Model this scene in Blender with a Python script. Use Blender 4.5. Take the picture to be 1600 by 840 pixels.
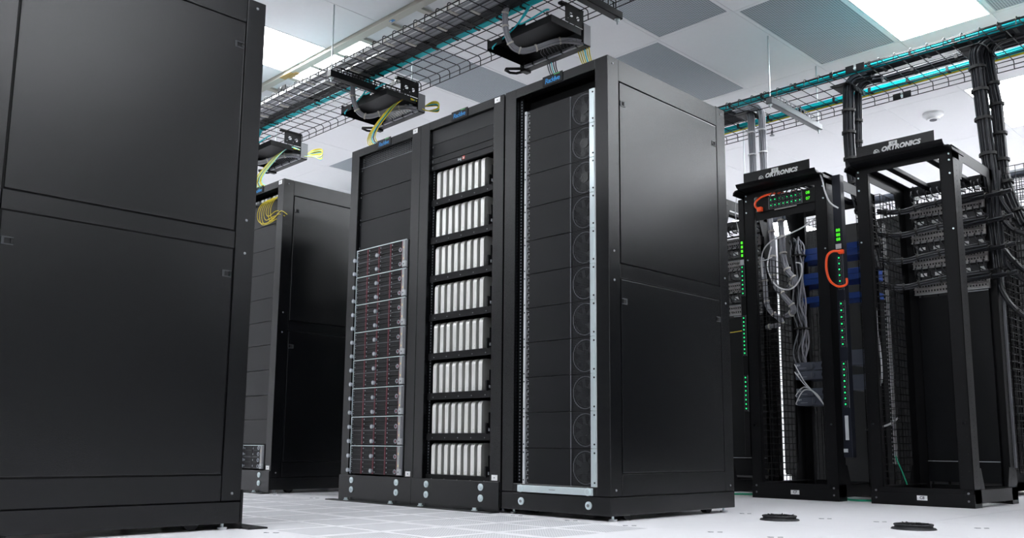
import bpy, bmesh, math, random
from mathutils import Vector, Matrix

# ------------------------------------------------------------------ clearing
for _o in list(bpy.data.objects):
    bpy.data.objects.remove(_o)
scene = bpy.context.scene
COL = scene.collection
PI = math.pi
rnd = random.Random(7)

# ------------------------------------------------------------------ camera
YAW, PIT, ROL = math.radians(-45.195), math.radians(8.533), math.radians(0.482)
_f = Vector((math.sin(YAW)*math.cos(PIT), math.cos(YAW)*math.cos(PIT), math.sin(PIT)))
_r = Vector((math.cos(YAW), -math.sin(YAW), 0))
_u = _r.cross(_f)
_r2 = _r*math.cos(ROL) + _u*math.sin(ROL)
_u2 = -_r*math.sin(ROL) + _u*math.cos(ROL)
cam_d = bpy.data.cameras.new('camera')
cam_d.sensor_width = 36.0
cam_d.lens = 1408.8*36.0/1600.0
cam_d.shift_y = 65.0/1600.0
cam_d.clip_start = 0.05
cam_d.clip_end = 60
cam = bpy.data.objects.new('camera', cam_d)
COL.objects.link(cam)
cam.matrix_world = Matrix(((_r2.x, _u2.x, -_f.x, 0), (_r2.y, _u2.y, -_f.y, 0),
                           (_r2.z, _u2.z, -_f.z, 0.30), (0, 0, 0, 1)))
scene.camera = cam

# ------------------------------------------------------------------ world, exposure
w = bpy.data.worlds.new('world')
scene.world = w
w.use_nodes = True
w.node_tree.nodes['Background'].inputs[0].default_value = (0.8, 0.85, 0.95, 1)
w.node_tree.nodes['Background'].inputs[1].default_value = 0.15
scene.view_settings.view_transform = 'Standard'
scene.view_settings.look = 'None'
scene.view_settings.gamma = 1.0
scene.view_settings.use_curve_mapping = False
scene.view_settings.exposure = 1.15
LIGHT = 11.0          # strength of the fluorescent ceiling panels
CZ = 3.16             # ceiling height
TX0, TXP = -2.36, 0.605          # ceiling grid
YROWS = [-3.35, -2.68, -1.46, -0.24, 0.98, 2.20, 3.42, 3.50, 3.77, 4.99, 6.21, 7.43, 8.65, 9.87, 11.09, 12.31]

# ------------------------------------------------------------------ materials
def mat(name, col, rough=0.5, metal=0.0, emit=0.0, bump=0.0, bscale=400.0, vary=0.0, vscale=3.0, spec=0.5,
        alpha=None, coat=0.0):
    m = bpy.data.materials.new(name)
    m.use_nodes = True
    nt = m.node_tree
    b = nt.nodes['Principled BSDF']
    b.inputs['Base Color'].default_value = (*col, 1)
    b.inputs['Roughness'].default_value = rough
    b.inputs['Metallic'].default_value = metal
    b.inputs['Specular IOR Level'].default_value = spec
    b.inputs['Coat Weight'].default_value = coat
    if emit:
        b.inputs['Emission Color'].default_value = (*col, 1)
        b.inputs['Emission Strength'].default_value = emit
    if bump or vary:
        tc = nt.nodes.new('ShaderNodeTexCoord')
    if bump:
        n = nt.nodes.new('ShaderNodeTexNoise')
        n.inputs['Scale'].default_value = bscale
        n.inputs['Detail'].default_value = 2
        bp = nt.nodes.new('ShaderNodeBump')
        bp.inputs['Strength'].default_value = bump
        bp.inputs['Distance'].default_value = 0.002
        nt.links.new(tc.outputs['Object'], n.inputs['Vector'])
        nt.links.new(n.outputs['Fac'], bp.inputs['Height'])
        nt.links.new(bp.outputs['Normal'], b.inputs['Normal'])
    if vary:
        n = nt.nodes.new('ShaderNodeTexNoise')
        n.inputs['Scale'].default_value = vscale
        n.inputs['Detail'].default_value = 4
        mx = nt.nodes.new('ShaderNodeMixRGB')
        mx.inputs['Color1'].default_value = (*[c*(1-vary) for c in col], 1)
        mx.inputs['Color2'].default_value = (*[min(1, c*(1+vary)) for c in col], 1)
        nt.links.new(tc.outputs['Object'], n.inputs['Vector'])
        nt.links.new(n.outputs['Fac'], mx.inputs['Fac'])
        nt.links.new(mx.outputs['Color'], b.inputs['Base Color'])
    return m

def perforated(name, base, hole, pitch, rad, axes='XY', rough=0.5):
    m = mat(name, base, rough)
    nt = m.node_tree
    b = nt.nodes['Principled BSDF']
    tc = nt.nodes.new('ShaderNodeTexCoord')
    sc = nt.nodes.new('ShaderNodeVectorMath'); sc.operation = 'SCALE'; sc.inputs['Scale'].default_value = 1.0/pitch
    fr = nt.nodes.new('ShaderNodeVectorMath'); fr.operation = 'FRACTION'
    su = nt.nodes.new('ShaderNodeVectorMath'); su.operation = 'SUBTRACT'; su.inputs[1].default_value = (0.5, 0.5, 0.5)
    ml = nt.nodes.new('ShaderNodeVectorMath'); ml.operation = 'MULTIPLY'
    ml.inputs[1].default_value = (1, 1, 0) if axes == 'XY' else (1, 0, 1)
    ln = nt.nodes.new('ShaderNodeVectorMath'); ln.operation = 'LENGTH'
    lt = nt.nodes.new('ShaderNodeMath'); lt.operation = 'LESS_THAN'; lt.inputs[1].default_value = rad/pitch
    mx = nt.nodes.new('ShaderNodeMixRGB')
    mx.inputs['Color1'].default_value = (*base, 1)
    mx.inputs['Color2'].default_value = (*hole, 1)
    nt.links.new(tc.outputs['Object'], sc.inputs[0])
    nt.links.new(sc.outputs[0], fr.inputs[0]); nt.links.new(fr.outputs[0], su.inputs[0])
    nt.links.new(su.outputs[0], ml.inputs[0]); nt.links.new(ml.outputs[0], ln.inputs[0])
    nt.links.new(ln.outputs['Value'], lt.inputs[0]); nt.links.new(lt.outputs[0], mx.inputs['Fac'])
    nt.links.new(mx.outputs['Color'], b.inputs['Base Color'])
    return m

M = dict(
    rack=mat('black_powder_coat', (0.0026, 0.0029, 0.0038), 0.22, 0, 0, 0.16, 900, 0.12, 2.0, 0.42),
    rack2=mat('black_steel', (0.0035, 0.0036, 0.0045), 0.45, 0, 0, 0.1, 700, spec=0.22),
    blank=mat('dark_blank_panel', (0.0035, 0.004, 0.0052), 0.36, 0, 0, 0.2, 900, 0.1, 4, 0.26),
    hollow=mat('unlit_black', (0.004, 0.004, 0.005), 0.8),
    black=mat('black_plastic', (0.005, 0.005, 0.006), 0.45, spec=0.25),
    rubber=mat('black_rubber', (0.012, 0.013, 0.016), 0.6, 0, 0, 0.3, 120),
    zinc=mat('zinc_plate', (0.62, 0.70, 0.72), 0.35, 0.6, 0, 0.05, 200, 0.08, 20),
    bolt=mat('zinc_bolt', (0.72, 0.82, 0.84), 0.3, 0.5),
    steel=mat('steel_rod', (0.50, 0.55, 0.56), 0.35, 0.8),
    dull=mat('dull_grey_metal', (0.22, 0.23, 0.24), 0.4, 0.6),
    hole=mat('rail_hole_metal', (0.30, 0.32, 0.34), 0.4, 0.5),
    alu=mat('silver_aluminium', (0.80, 0.80, 0.77), 0.30, 0.75, 0, 0.03, 300, 0.03, 12),
    aluport=mat('grey_dot', (0.12, 0.12, 0.14), 0.5),
    maroon=mat('maroon_latch', (0.13, 0.014, 0.028), 0.45),
    carrier=mat('drive_carrier_black', (0.004, 0.004, 0.005), 0.5, 0, 0, 0.4, 300, spec=0.25),
    lgrey=mat('light_grey_plastic', (0.50, 0.52, 0.54), 0.4),
    mgrey=mat('grey_plastic', (0.16, 0.165, 0.18), 0.45),
    clear=mat('clear_knob', (0.42, 0.45, 0.50), 0.2, 0.1),
    white=mat('white_label', (0.85, 0.85, 0.85), 0.5),
    ink=mat('grey_ink', (0.10, 0.10, 0.12), 0.6),
    blue=mat('blue_lettering', (0.01, 0.22, 0.55), 0.4),
    green=mat('green_mark', (0.08, 0.42, 0.12), 0.4),
    red=mat('red_print', (0.80, 0.08, 0.05), 0.4),
    floor=mat('white_floor_laminate', (0.90, 0.89, 0.92), 0.35, 0, 0, 0.02, 60, 0.02, 8),
    floorgap=mat('floor_joint', (0.25, 0.25, 0.28), 0.7),
    ceil=mat('white_ceiling_tile', (0.82, 0.82, 0.83), 0.8, 0, 0, 0.1, 500, 0.02, 30),
    grid=mat('ceiling_joint', (0.42, 0.42, 0.44), 0.8),
    beige=mat('beige_rail', (0.55, 0.53, 0.46), 0.6),
    wall=mat('white_wall', (0.82, 0.82, 0.82), 0.7, 0, 0, 0.05, 60, 0.02, 2),
    wire=mat('black_tray_wire', (0.008, 0.008, 0.009), 0.35),
    wirebright=mat('plated_tray_wire', (0.30, 0.31, 0.33), 0.3, 0.7),
    teal=mat('teal_fibre_jacket', (0.0, 0.52, 0.58), 0.4),
    tealpale=mat('pale_teal_jacket', (0.30, 0.70, 0.66), 0.4),
    yellow=mat('yellow_fibre_jacket', (0.72, 0.58, 0.02), 0.4),
    gcable=mat('grey_cable_jacket', (0.30, 0.30, 0.33), 0.4),
    wcable=mat('white_cable_jacket', (0.75, 0.75, 0.76), 0.4),
    bcable=mat('black_cable_jacket', (0.014, 0.015, 0.019), 0.35, spec=0.35),
    tie=mat('pale_hook_and_loop_tie', (0.55, 0.53, 0.48), 0.6),
    btie=mat('black_tie', (0.006, 0.006, 0.006), 0.6),
    orange=mat('orange_cable', (0.95, 0.085, 0.01), 0.35),
    grcable=mat('green_ground_cable', (0.0, 0.30, 0.16), 0.4),
    bluebox=mat('blue_module', (0.01, 0.045, 0.22), 0.4),
    slate=mat('slate_module', (0.09, 0.10, 0.13), 0.4),
    pdu=mat('dark_navy_housing', (0.010, 0.012, 0.020), 0.4, spec=0.3),
    dark=mat('dark_grey_plastic', (0.035, 0.037, 0.042), 0.35),
    led=mat('green_led', (0.02, 0.8, 0.22), 0.4, 0, 0.5),
    leddig=mat('green_digits', (0.08, 0.9, 0.02), 0.4, 0, 0.5),
    amber=mat('amber_led', (1.0, 0.6, 0.03), 0.4, 0, 0.9),
    fan=mat('fan_plastic', (0.010, 0.011, 0.012), 0.3),
    patch=mat('patch_panel_grey', (0.42, 0.40, 0.39), 0.45, 0.2, 0, 0.1, 300),
    pink=mat('pink_plug', (0.75, 0.20, 0.25), 0.4),
    copper=mat('ochre_tape', (0.45, 0.28, 0.08), 0.5),
    perf=perforated('perforated_grey_ceiling_panel', (0.40, 0.44, 0.47), (0.10, 0.12, 0.14), 0.016, 0.0055),
    perffloor=perforated('perforated_floor_plate', (0.70, 0.70, 0.72), (0.30, 0.30, 0.33), 0.0127, 0.0036),
    perfdoor=perforated('perforated_black_steel', (0.006, 0.0065, 0.008), (0.003, 0.003, 0.003), 0.006, 0.002, 'XZ'),
    perfblank=perforated('perforated_blank', (0.012, 0.013, 0.015), (0.003, 0.003, 0.003), 0.007, 0.0026, 'XZ'),
)
_d = bpy.data.materials.new('fluorescent_diffuser')
_d.use_nodes = True
_n = _d.node_tree
_n.nodes.remove(_n.nodes['Principled BSDF'])
_e = _n.nodes.new('ShaderNodeEmission')
_e.inputs[0].default_value = (0.93, 0.965, 1.0, 1)
_e.inputs[1].default_value = LIGHT
_n.links.new(_e.outputs[0], _n.nodes['Material Output'].inputs[0])
M['diffuser'] = _d

# ------------------------------------------------------------------ mesh builder
class MB:
    def __init__(s):
        s.v = []; s.f = []; s.m = []; s.mats = []; s.sm = []
    def _mi(s, m):
        if m not in s.mats: s.mats.append(m)
        return s.mats.index(m)
    def poly(s, vs, fs, m, smooth=False):
        o = len(s.v); mi = s._mi(m)
        s.v += [tuple(v) for v in vs]
        for f in fs:
            s.f.append(tuple(i+o for i in f)); s.m.append(mi); s.sm.append(smooth)
        return s
    def box(s, x0, x1, y0, y1, z0, z1, m):
        x0, x1 = min(x0, x1), max(x0, x1); y0, y1 = min(y0, y1), max(y0, y1); z0, z1 = min(z0, z1), max(z0, z1)
        vs = [(x0, y0, z0), (x1, y0, z0), (x1, y1, z0), (x0, y1, z0), (x0, y0, z1), (x1, y0, z1), (x1, y1, z1), (x0, y1, z1)]
        return s.poly(vs, [(0, 3, 2, 1), (4, 5, 6, 7), (0, 1, 5, 4), (1, 2, 6, 5), (2, 3, 7, 6), (3, 0, 4, 7)], m)
    def obox(s, c, ax, ay, az, m):
        """oriented box from centre and three half axes"""
        c = Vector(c); ax = Vector(ax); ay = Vector(ay); az = Vector(az)
        vs = [c+i*ax+j*ay+k*az for k in (-1, 1) for j, i in ((-1, -1), (-1, 1), (1, 1), (1, -1))]
        return s.poly(vs, [(0, 3, 2, 1), (4, 5, 6, 7), (0, 1, 5, 4), (1, 2, 6, 5), (2, 3, 7, 6), (3, 0, 4, 7)], m)
    def cyl(s, p0, p1, r, m, n=12, r1=None, cap=True):
        p0 = Vector(p0); p1 = Vector(p1); d = (p1-p0).normalized()
        a = d.orthogonal().normalized(); b = d.cross(a)
        r1 = r if r1 is None else r1
        vs = [p0+(a*math.cos(t)+b*math.sin(t))*r for t in [2*PI*i/n for i in range(n)]]
        vs += [p1+(a*math.cos(t)+b*math.sin(t))*r1 for t in [2*PI*i/n for i in range(n)]]
        s.poly(vs, [(i, (i+1) % n, n+(i+1) % n, n+i) for i in range(n)], m, n > 6)
        if cap:
            s.poly(vs, [tuple(range(n))[::-1], tuple(range(n, 2*n))], m)
        return s
    def tube(s, pts, r, m, n=6, closed=False):
        P = [Vector(p) for p in pts]; k = len(P)
        T = []
        for i in range(k):
            a = P[(i-1) % k] if (closed or i > 0) else P[0]
            b = P[(i+1) % k] if (closed or i < k-1) else P[-1]
            T.append((b-a).normalized())
        N = T[0].orthogonal().normalized(); vs = []
        for i in range(k):
            N = (N-T[i]*N.dot(T[i]))
            N = N.normalized() if N.length > 1e-6 else T[i].orthogonal().normalized()
            B = T[i].cross(N)
            for j in range(n):
                t = 2*PI*j/n
                vs.append(P[i]+(N*math.cos(t)+B*math.sin(t))*r)
        fs = []
        for i in range(k if closed else k-1):
            for j in range(n):
                a = i*n+j; b = i*n+(j+1) % n; i2 = (i+1) % k
                fs.append((a, b, i2*n+(j+1) % n, i2*n+j))
        s.poly(vs, fs, m, True)
        if not closed:
            s.poly(vs[:n], [tuple(range(n))[::-1]], m); s.poly(vs[-n:], [tuple(range(n))], m)
        return s
    def extrude(s, prof, axis, a0, a1, m, smooth=False):
        """closed 2-D profile extruded along axis; profile axes are the other two in order"""
        def mk(p, a):
            return {'x': (a, p[0], p[1]), 'y': (p[0], a, p[1]), 'z': (p[0], p[1], a)}[axis]
        n = len(prof)
        vs = [mk(p, a0) for p in prof]+[mk(p, a1) for p in prof]
        s.poly(vs, [(i, (i+1) % n, n+(i+1) % n, n+i) for i in range(n)], m, smooth)
        s.poly(vs, [tuple(range(n))[::-1], tuple(range(n, 2*n))], m)
        return s
    def mesh(s, name):
        me = bpy.data.meshes.new(name)
        me.from_pydata(s.v, [], s.f)
        for m in s.mats: me.materials.append(m)
        me.polygons.foreach_set('material_index', s.m)
        me.polygons.foreach_set('use_smooth', s.sm)
        bm = bmesh.new(); bm.from_mesh(me)
        bmesh.ops.recalc_face_normals(bm, faces=bm.faces)
        bm.to_mesh(me); bm.free()
        me.update()
        return me
    def build(s, name, parent=None, loc=(0, 0, 0), bevel=0.0, seg=1):
        return link(name, s.mesh(name), parent, loc, bevel=bevel, seg=seg)

def link(name, me, parent=None, loc=(0, 0, 0), rot=(0, 0, 0), bevel=0.0, seg=1):
    o = bpy.data.objects.new(name, me)
    COL.objects.link(o)
    o.location = loc; o.rotation_euler = rot
    if parent is not None: o.parent = parent
    if bevel:
        b = o.modifiers.new('bevel', 'BEVEL'); b.width = bevel; b.segments = seg; b.limit_method = 'ANGLE'
    return o

def thing(name, label, cat, loc=(0, 0, 0), rz=0.0, group=None):
    o = bpy.data.objects.new(name, None)
    COL.objects.link(o)
    o.empty_display_size = 0.05
    o.location = loc; o.rotation_euler = (0, 0, rz)
    return tag(o, label, cat, group)

def tag(o, label, cat, group=None):
    o['label'] = label; o['category'] = cat
    if group: o['group'] = group
    return o

def struct(o):
    o['kind'] = 'structure'
    return o

def stuff(o):
    o['kind'] = 'stuff'
    return o

KIDS = {}
def kids(o):
    return [c for c in bpy.data.objects if c.parent == o]
def tree(o):
    """(object, subtree) pairs collected once, so copies need no search"""
    return [(c, tree(c)) for c in kids(o)]
def copy_thing(root, sub, loc, label, rz=0.0):
    r = root.copy(); COL.objects.link(r); r.location = loc; r.rotation_euler = (0, 0, rz); r['label'] = label
    def rec(src, par):
        for c, s2 in src:
            d = c.copy(); COL.objects.link(d); d.parent = par
            rec(s2, d)
    rec(sub, r)
    return r

_fc = {}
def text_mesh(body, size, m, extrude=0.0006, shear=0.0, bold=0.0, spacing=1.0):
    """flat lettering in the XZ plane, facing -Y, centred"""
    c = bpy.data.curves.new('lettering', 'FONT')
    c.body = body; c.size = size; c.extrude = extrude; c.shear = shear; c.offset = bold
    c.space_character = spacing
    c.align_x = 'CENTER'; c.align_y = 'CENTER'; c.resolution_u = 3
    o = bpy.data.objects.new('lettering', c)
    COL.objects.link(o)
    dg = bpy.context.evaluated_depsgraph_get()
    me = bpy.data.meshes.new_from_object(o.evaluated_get(dg))
    bpy.data.objects.remove(o)
    me.transform(Matrix.Rotation(PI/2, 4, 'X'))
    me.materials.clear(); me.materials.append(m)
    return me

def smooth_path(pts, n=6):
    P = [Vector(p) for p in pts]
    if len(P) < 3: return P
    out = []
    for i in range(len(P)-1):
        p0 = P[max(i-1, 0)]; p1 = P[i]; p2 = P[i+1]; p3 = P[min(i+2, len(P)-1)]
        for k in range(n):
            t = k/n
            out.append(0.5*((2*p1)+(-p0+p2)*t+(2*p0-5*p1+4*p2-p3)*t*t+(-p0+3*p1-3*p2+p3)*t**3))
    out.append(P[-1])
    return out

def frames(P):
    T = []
    for i in range(len(P)):
        a = P[max(i-1, 0)]; b = P[min(i+1, len(P)-1)]
        T.append((b-a).normalized())
    N = T[0].orthogonal().normalized(); F = []
    for t in T:
        N = (N-t*N.dot(t)).normalized()
        F.append((t, N, t.cross(N)))
    return F

def bundle(name, label, pts, n, r, R, m, ties=(), tmat=None, cat='cable bundle', group=None, flat=None, seg=5, jitter=0.15,
           tier=None, tw=0.012, twist=0.0, sides=5, seed=1):
    """n separate cables following one path, held by ties; flat=(nx, nz) lays them in a rectangular pack"""
    rg = random.Random(seed)
    P = smooth_path(pts, seg); F = frames(P)
    root = thing(name, label, cat, tuple(P[0]), 0, group)
    base = P[0]
    offs = []
    if flat:
        vec, k = flat
        for i in range(n):
            offs.append(((i % k)-(k-1)/2, i//k))
    else:
        if n <= 1: offs = [(0, 0)]
        else:
            for i in range(n):
                rr = (R-r)*math.sqrt((i+0.5)/n); a = i*2.39996
                offs.append((rr*math.cos(a), rr*math.sin(a)))
    for i, (a, b) in enumerate(offs):
        q = []
        ph = rg.random()*6
        for k, p in enumerate(P):
            t, nn, bb = F[k]
            j = r*jitter*math.sin(ph+k*0.9)
            if flat:
                v = Vector(flat[0]); wv = t.cross(v).normalized()
                if wv.z < 0: wv = -wv
                q.append(p-base+v*(a*2*r+j)+wv*(b*2*r))
            else:
                ca, sa = math.cos(twist*k), math.sin(twist*k)
                q.append(p-base+nn*(a*ca-b*sa+j)+bb*(a*sa+b*ca))
        mm = m[i % len(m)] if isinstance(m, (list, tuple)) else m
        MB().tube(q, r, mm, sides).build('cable', root)
    if not tmat: tmat = M['btie']
    for tt in ties:
        x = tt*(len(P)-1); i = min(int(x), len(P)-2); p = P[i].lerp(P[i+1], x-i)-base; t, nn, bb = F[i]
        if flat:
            v = Vector(flat[0]); wv = t.cross(v).normalized()
            if wv.z < 0: wv = -wv
            k = flat[1]; rows = math.ceil(n/k)
            MB().obox(p+wv*(rows-1)*r, t*tw/2, v*(k*r*1.06+0.001), wv*(rows*r+0.0025), tmat).build('cable_tie', root, bevel=0.001)
        else:
            MB().cyl(p-t*tw/2, p+t*tw/2, (tier or R*1.12), tmat, 10).build('cable_tie', root)
    return root

def cable(name, label, pts, r, m, cat='cable', group=None, seg=6, n=6):
    P = smooth_path(pts, seg)
    b = P[0]
    o = MB().tube([p-b for p in P], r, m, n).build(name, None, tuple(b))
    return tag(o, label, cat, group)

ORD = ['topmost', 'second', 'third', 'fourth', 'fifth', 'sixth', 'seventh', 'eighth', 'ninth', 'tenth', 'lowest']
NTH = ['first', 'second', 'third', 'fourth', 'fifth', 'sixth', 'seventh', 'eighth', 'ninth', 'tenth', 'eleventh']

# ================================================================== SETTING
def plane_box(name, x0, x1, y0, y1, z0, z1, m):
    cx, cy = (x0+x1)/2, (y0+y1)/2
    return MB().box(x0-cx, x1-cx, y0-cy, y1-cy, 0, z1-z0, m).build(name, None, (cx, cy, z0))
RX0, RX1, RY0, RY1 = -12.0, 3.7, -3.4, 12.35
floor = struct(plane_box('floor', RX0, RX1, RY0, RY1, -0.12, -0.03, M['floorgap']))
ceiling = struct(plane_box('ceiling', RX0, RX1, RY0, RY1, CZ+0.012, CZ+0.12, M['grid']))
struct(plane_box('wall_left', RX0-0.1, RX0, RY0, RY1, -0.12, CZ+0.12, M['wall']))
struct(plane_box('wall_right', RX1, RX1+0.1, RY0, RY1, -0.12, CZ+0.12, M['wall']))
struct(plane_box('wall_back', RX0-0.1, RX1+0.1, RY1, RY1+0.1, -0.12, CZ+0.12, M['wall']))
struct(plane_box('wall_front', RX0-0.1, RX1+0.1, RY0-0.1, RY0, -0.12, CZ+0.12, M['wall']))

# ---- raised floor: every tile its own slab; perforated tiles carry four perforated plates
FX, FY = 0.558, 0.572          # tile pitch
FX0, FY0 = -2.062, 1.680       # a grid corner
fl_c = Vector(floor.location)
tile_me = MB().box(-FX/2+0.0008, FX/2-0.0008, -FY/2+0.0008, FY/2-0.0008, -0.03, 0, M['floor']).mesh('floor_tile')
ptile = MB().box(-FX/2+0.0008, FX/2-0.0008, -FY/2+0.0008, FY/2-0.0008, -0.03, -0.001, M['floor'])
for a in (-1, 0, 1):
    w2 = 0.016 if a == 0 else 0.011
    ptile.box(a*(FX/2-0.0118)-w2, a*(FX/2-0.0118)+w2, -FY/2+0.0008, FY/2-0.0008, -0.002, 0, M['floor'])
    ptile.box(-FX/2+0.0008, FX/2-0.0008, a*(FY/2-0.0118)-w2, a*(FY/2-0.0118)+w2, -0.002, -0.00015, M['floor'])
ptile_me = ptile.mesh('perforated_floor_tile')
plate_me = MB().box(-FX/4+0.019, FX/4-0.019, -FY/4+0.019, FY/4-0.019, -0.001, -0.0002, M['perffloor']).mesh('perforated_plate')
rest = MB()
for i in range(-18, 11):
    for j in range(-9, 19):
        x0 = FX0+i*FX; y0 = FY0+j*FY
        if x0 < RX0-FX or x0 > RX1 or y0 < RY0-FY or y0 > RY1: continue
        cx, cy = x0+FX/2, y0+FY/2
        vis = (-7.2 < cx < 0.4 and 1.1 < cy < 6.4)
        if vis:
            perf = (j in (0, 1)) and i < 0
            o = link('perforated_floor_tile' if perf else 'floor_tile', ptile_me if perf else tile_me, floor,
                     (cx-fl_c.x, cy-fl_c.y, -fl_c.z))
            if perf:
                for sx in (-1, 1):
                    for sy in (-1, 1):
                        link('perforated_plate', plate_me, o, (sx*FX/4, sy*FY/4, 0))
        else:
            xa, xb = max(x0+0.0008, RX0), min(x0+FX-0.0008, RX1); ya, yb = max(y0+0.0008, RY0), min(y0+FY-0.0008, RY1)
            if xb > xa and yb > ya:
                rest.box(xa-fl_c.x, xb-fl_c.x, ya-fl_c.y, yb-fl_c.y, -0.03-fl_c.z, -fl_c.z, M['floor'])
stuff(rest.build('distant_floor_tile', floor))

# ---- suspended ceiling
ce_c = Vector(ceiling.location)
LIGHTS = {}
def cellx(k): return TX0+k*TXP
light_cells = [(-6, 5), (0, 10), (0, 12),                    # the three panels the photograph shows
               (-6, 12), (-12, 5), (-12, 12), (-14, 10),
               (3, 5), (6, 5), (3, 8+0), (6, 10), (6, 12), (3, 2), (-2, 2), (-6, 2), (-11, 2), (7, 2)]
perf_cells = {(-2, 8), (-3, 9), (-1, 9), (1, 9), (-5, 8), (-9, 9), (-9, 11), (-7, 11)}
# rows by index in YROWS: 5 = [2.20,3.42], 8 = [3.77,4.99], 9 = [4.99,6.21], 10 = [6.21,7.43], 11 = [7.43,8.65]
light_cells = {(-6, 5), (0, 9), (0, 11), (3, 11), (7, 11), (-13, 9), (-13, 5), (-6, 13), (0, 13), (-12, 12),
               (-1, 3), (3, 4), (7, 4), (3, 9), (7, 9), (3, 12), (7, 12), (-6, 2), (-12, 2), (3, 1), (-2, 1), (8, 1)}
wide = TXP-0.003
ct_me = {}
for j in range(len(YROWS)-1):
    y0, y1 = YROWS[j], YROWS[j+1]
    if y1 - y0 < 0.1: continue
    h = y1-y0-0.003
    ct_me[j] = MB().box(-wide/2, wide/2, -h/2, h/2, 0, 0.012, M['ceil']).mesh('ceiling_tile')
    pt = MB()
    pt.box(-wide/2, wide/2, -h/2, -h/2+0.026, 0, 0.012, M['ceil']).box(-wide/2, wide/2, h/2-0.026, h/2, 0, 0.012, M['ceil'])
    pt.box(-wide/2, -wide/2+0.026, -h/2, h/2, 0, 0.012, M['ceil']).box(wide/2-0.026, wide/2, -h/2, h/2, 0, 0.012, M['ceil'])
    pf_me = pt.mesh('perforated_ceiling_tile')
    ps_me = MB().box(-wide/2+0.024, wide/2-0.024, -h/2+0.024, h/2-0.024, 0.003, 0.008, M['perf']).mesh('perforated_sheet')
    for k in range(-16, 11):
        xa = max(cellx(k), RX0); xb = min(cellx(k)+TXP, RX1)
        if xb-xa < 0.1: continue
        cx, cy = (xa+xb)/2, (y0+y1)/2
        loc = (cx-ce_c.x, cy-ce_c.y, CZ-ce_c.z)
        if (k, j) in light_cells:
            LIGHTS[(k, j)] = (cx, cy, h)
            continue
        if (k, j) in perf_cells:
            o = link('perforated_ceiling_tile', pf_me, ceiling, loc)
            link('perforated_sheet', ps_me, o)
        elif xb-xa > TXP-0.01:
            link('ceiling_tile', ct_me[j], ceiling, loc)
        else:
            MB().box(xa-cx, xb-cx-0.003, -h/2, h/2, 0, 0.012, M['ceil']).build('ceiling_tile', ceiling, loc)

# fluorescent panels
LBL = {(-6, 5): 'bright rectangular ceiling light panel beside the top of the large left rack',
       (0, 9): 'large bright ceiling light panel at the top right above the right cable tray',
       (0, 11): 'bright ceiling light panel far right behind the thick black cable drop'}
for (k, j), (cx, cy, h) in LIGHTS.items():
    t = thing('ceiling_light', LBL.get((k, j), 'bright recessed ceiling light panel outside the photographed part of the room'), 'ceiling light', (cx, cy, CZ-0.001), 0,
              'fluorescent ceiling panels')
    if (k, j) not in LBL: t['group'] = 'ceiling lights outside the picture'
    f = MB()
    for s in (-1, 1):
        f.box(s*wide/2, s*(wide/2-0.012), -h/2, h/2, 0, 0.012, M['ceil'])
        f.box(-wide/2+0.012, wide/2-0.012, s*h/2, s*(h/2-0.012), 0, 0.012, M['ceil'])
    f.build('frame', t)
    MB().box(-wide/2+0.012, wide/2-0.012, -h/2+0.012, h/2-0.012, 0.003, 0.009, M['diffuser']).build('diffuser', t)

# recessed strip with cross bars between the two rail bands
trim = MB()
trim.box(-12-ce_c.x, 3.7-ce_c.x, 3.430-ce_c.y, 3.492-ce_c.y, 3.138-ce_c.z, 3.172-ce_c.z, M['beige'])
trim.build('ceiling_rail', ceiling, bevel=0.002)
MB().box(-12-ce_c.x, 3.7-ce_c.x, 3.77-ce_c.y, 3.83-ce_c.y, 3.13-ce_c.z, 3.159-ce_c.z, M['beige']).build('ceiling_rail', ceiling, bevel=0.002)
cb_me = MB().box(-0.022, 0.022, 3.492-ce_c.y, 3.77-ce_c.y, 3.142-ce_c.z, 3.161-ce_c.z, M['beige']).mesh('cross_bar')
for i in range(-20, 23):
    x = -5.06+i*0.322
    if RX0 < x < RX1 - 0.05: link('cross_bar', cb_me, ceiling, (x-ce_c.x, 0, 0))
t = thing('ceiling_light', 'short bright light strip behind the beige rail, above the left cable tray end', 'ceiling light', (-5.53, 3.632, CZ-0.002), 0,
          'fluorescent ceiling panels')
MB().box(-0.45, 0.45, -0.118, 0.118, -0.004, 0.0015, M['diffuser']).build('diffuser', t)
MB().box(-0.46, 0.46, -0.124, -0.118, -0.005, 0.001, M['ceil']).box(-0.46, 0.46, 0.118, 0.124, -0.005, 0.001, M['ceil']).build('frame', t)
o = MB().box(-0.022, 0.022, -0.012, 0.012, -0.001, 0.0, M['blue']).box(-0.019, -0.008, -0.006, 0.004, -0.0015, -0.0005, M['white']).build('sticker', None, (-4.66, 3.462, 3.138))
tag(o, 'small blue and white sticker on the beige ceiling rail', 'sticker')
o = MB().box(-0.09, 0.06, -0.03, 0.02, -0.004, 0.0, M['copper']).box(-0.03, 0.1, 0.0, 0.034, -0.008, -0.003, M['copper']).build('rail_splice', None, (-5.97, 3.46, 3.138))
tag(o, 'ochre splice plate taped on the beige ceiling rail beside the left rack', 'splice plate')

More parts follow.
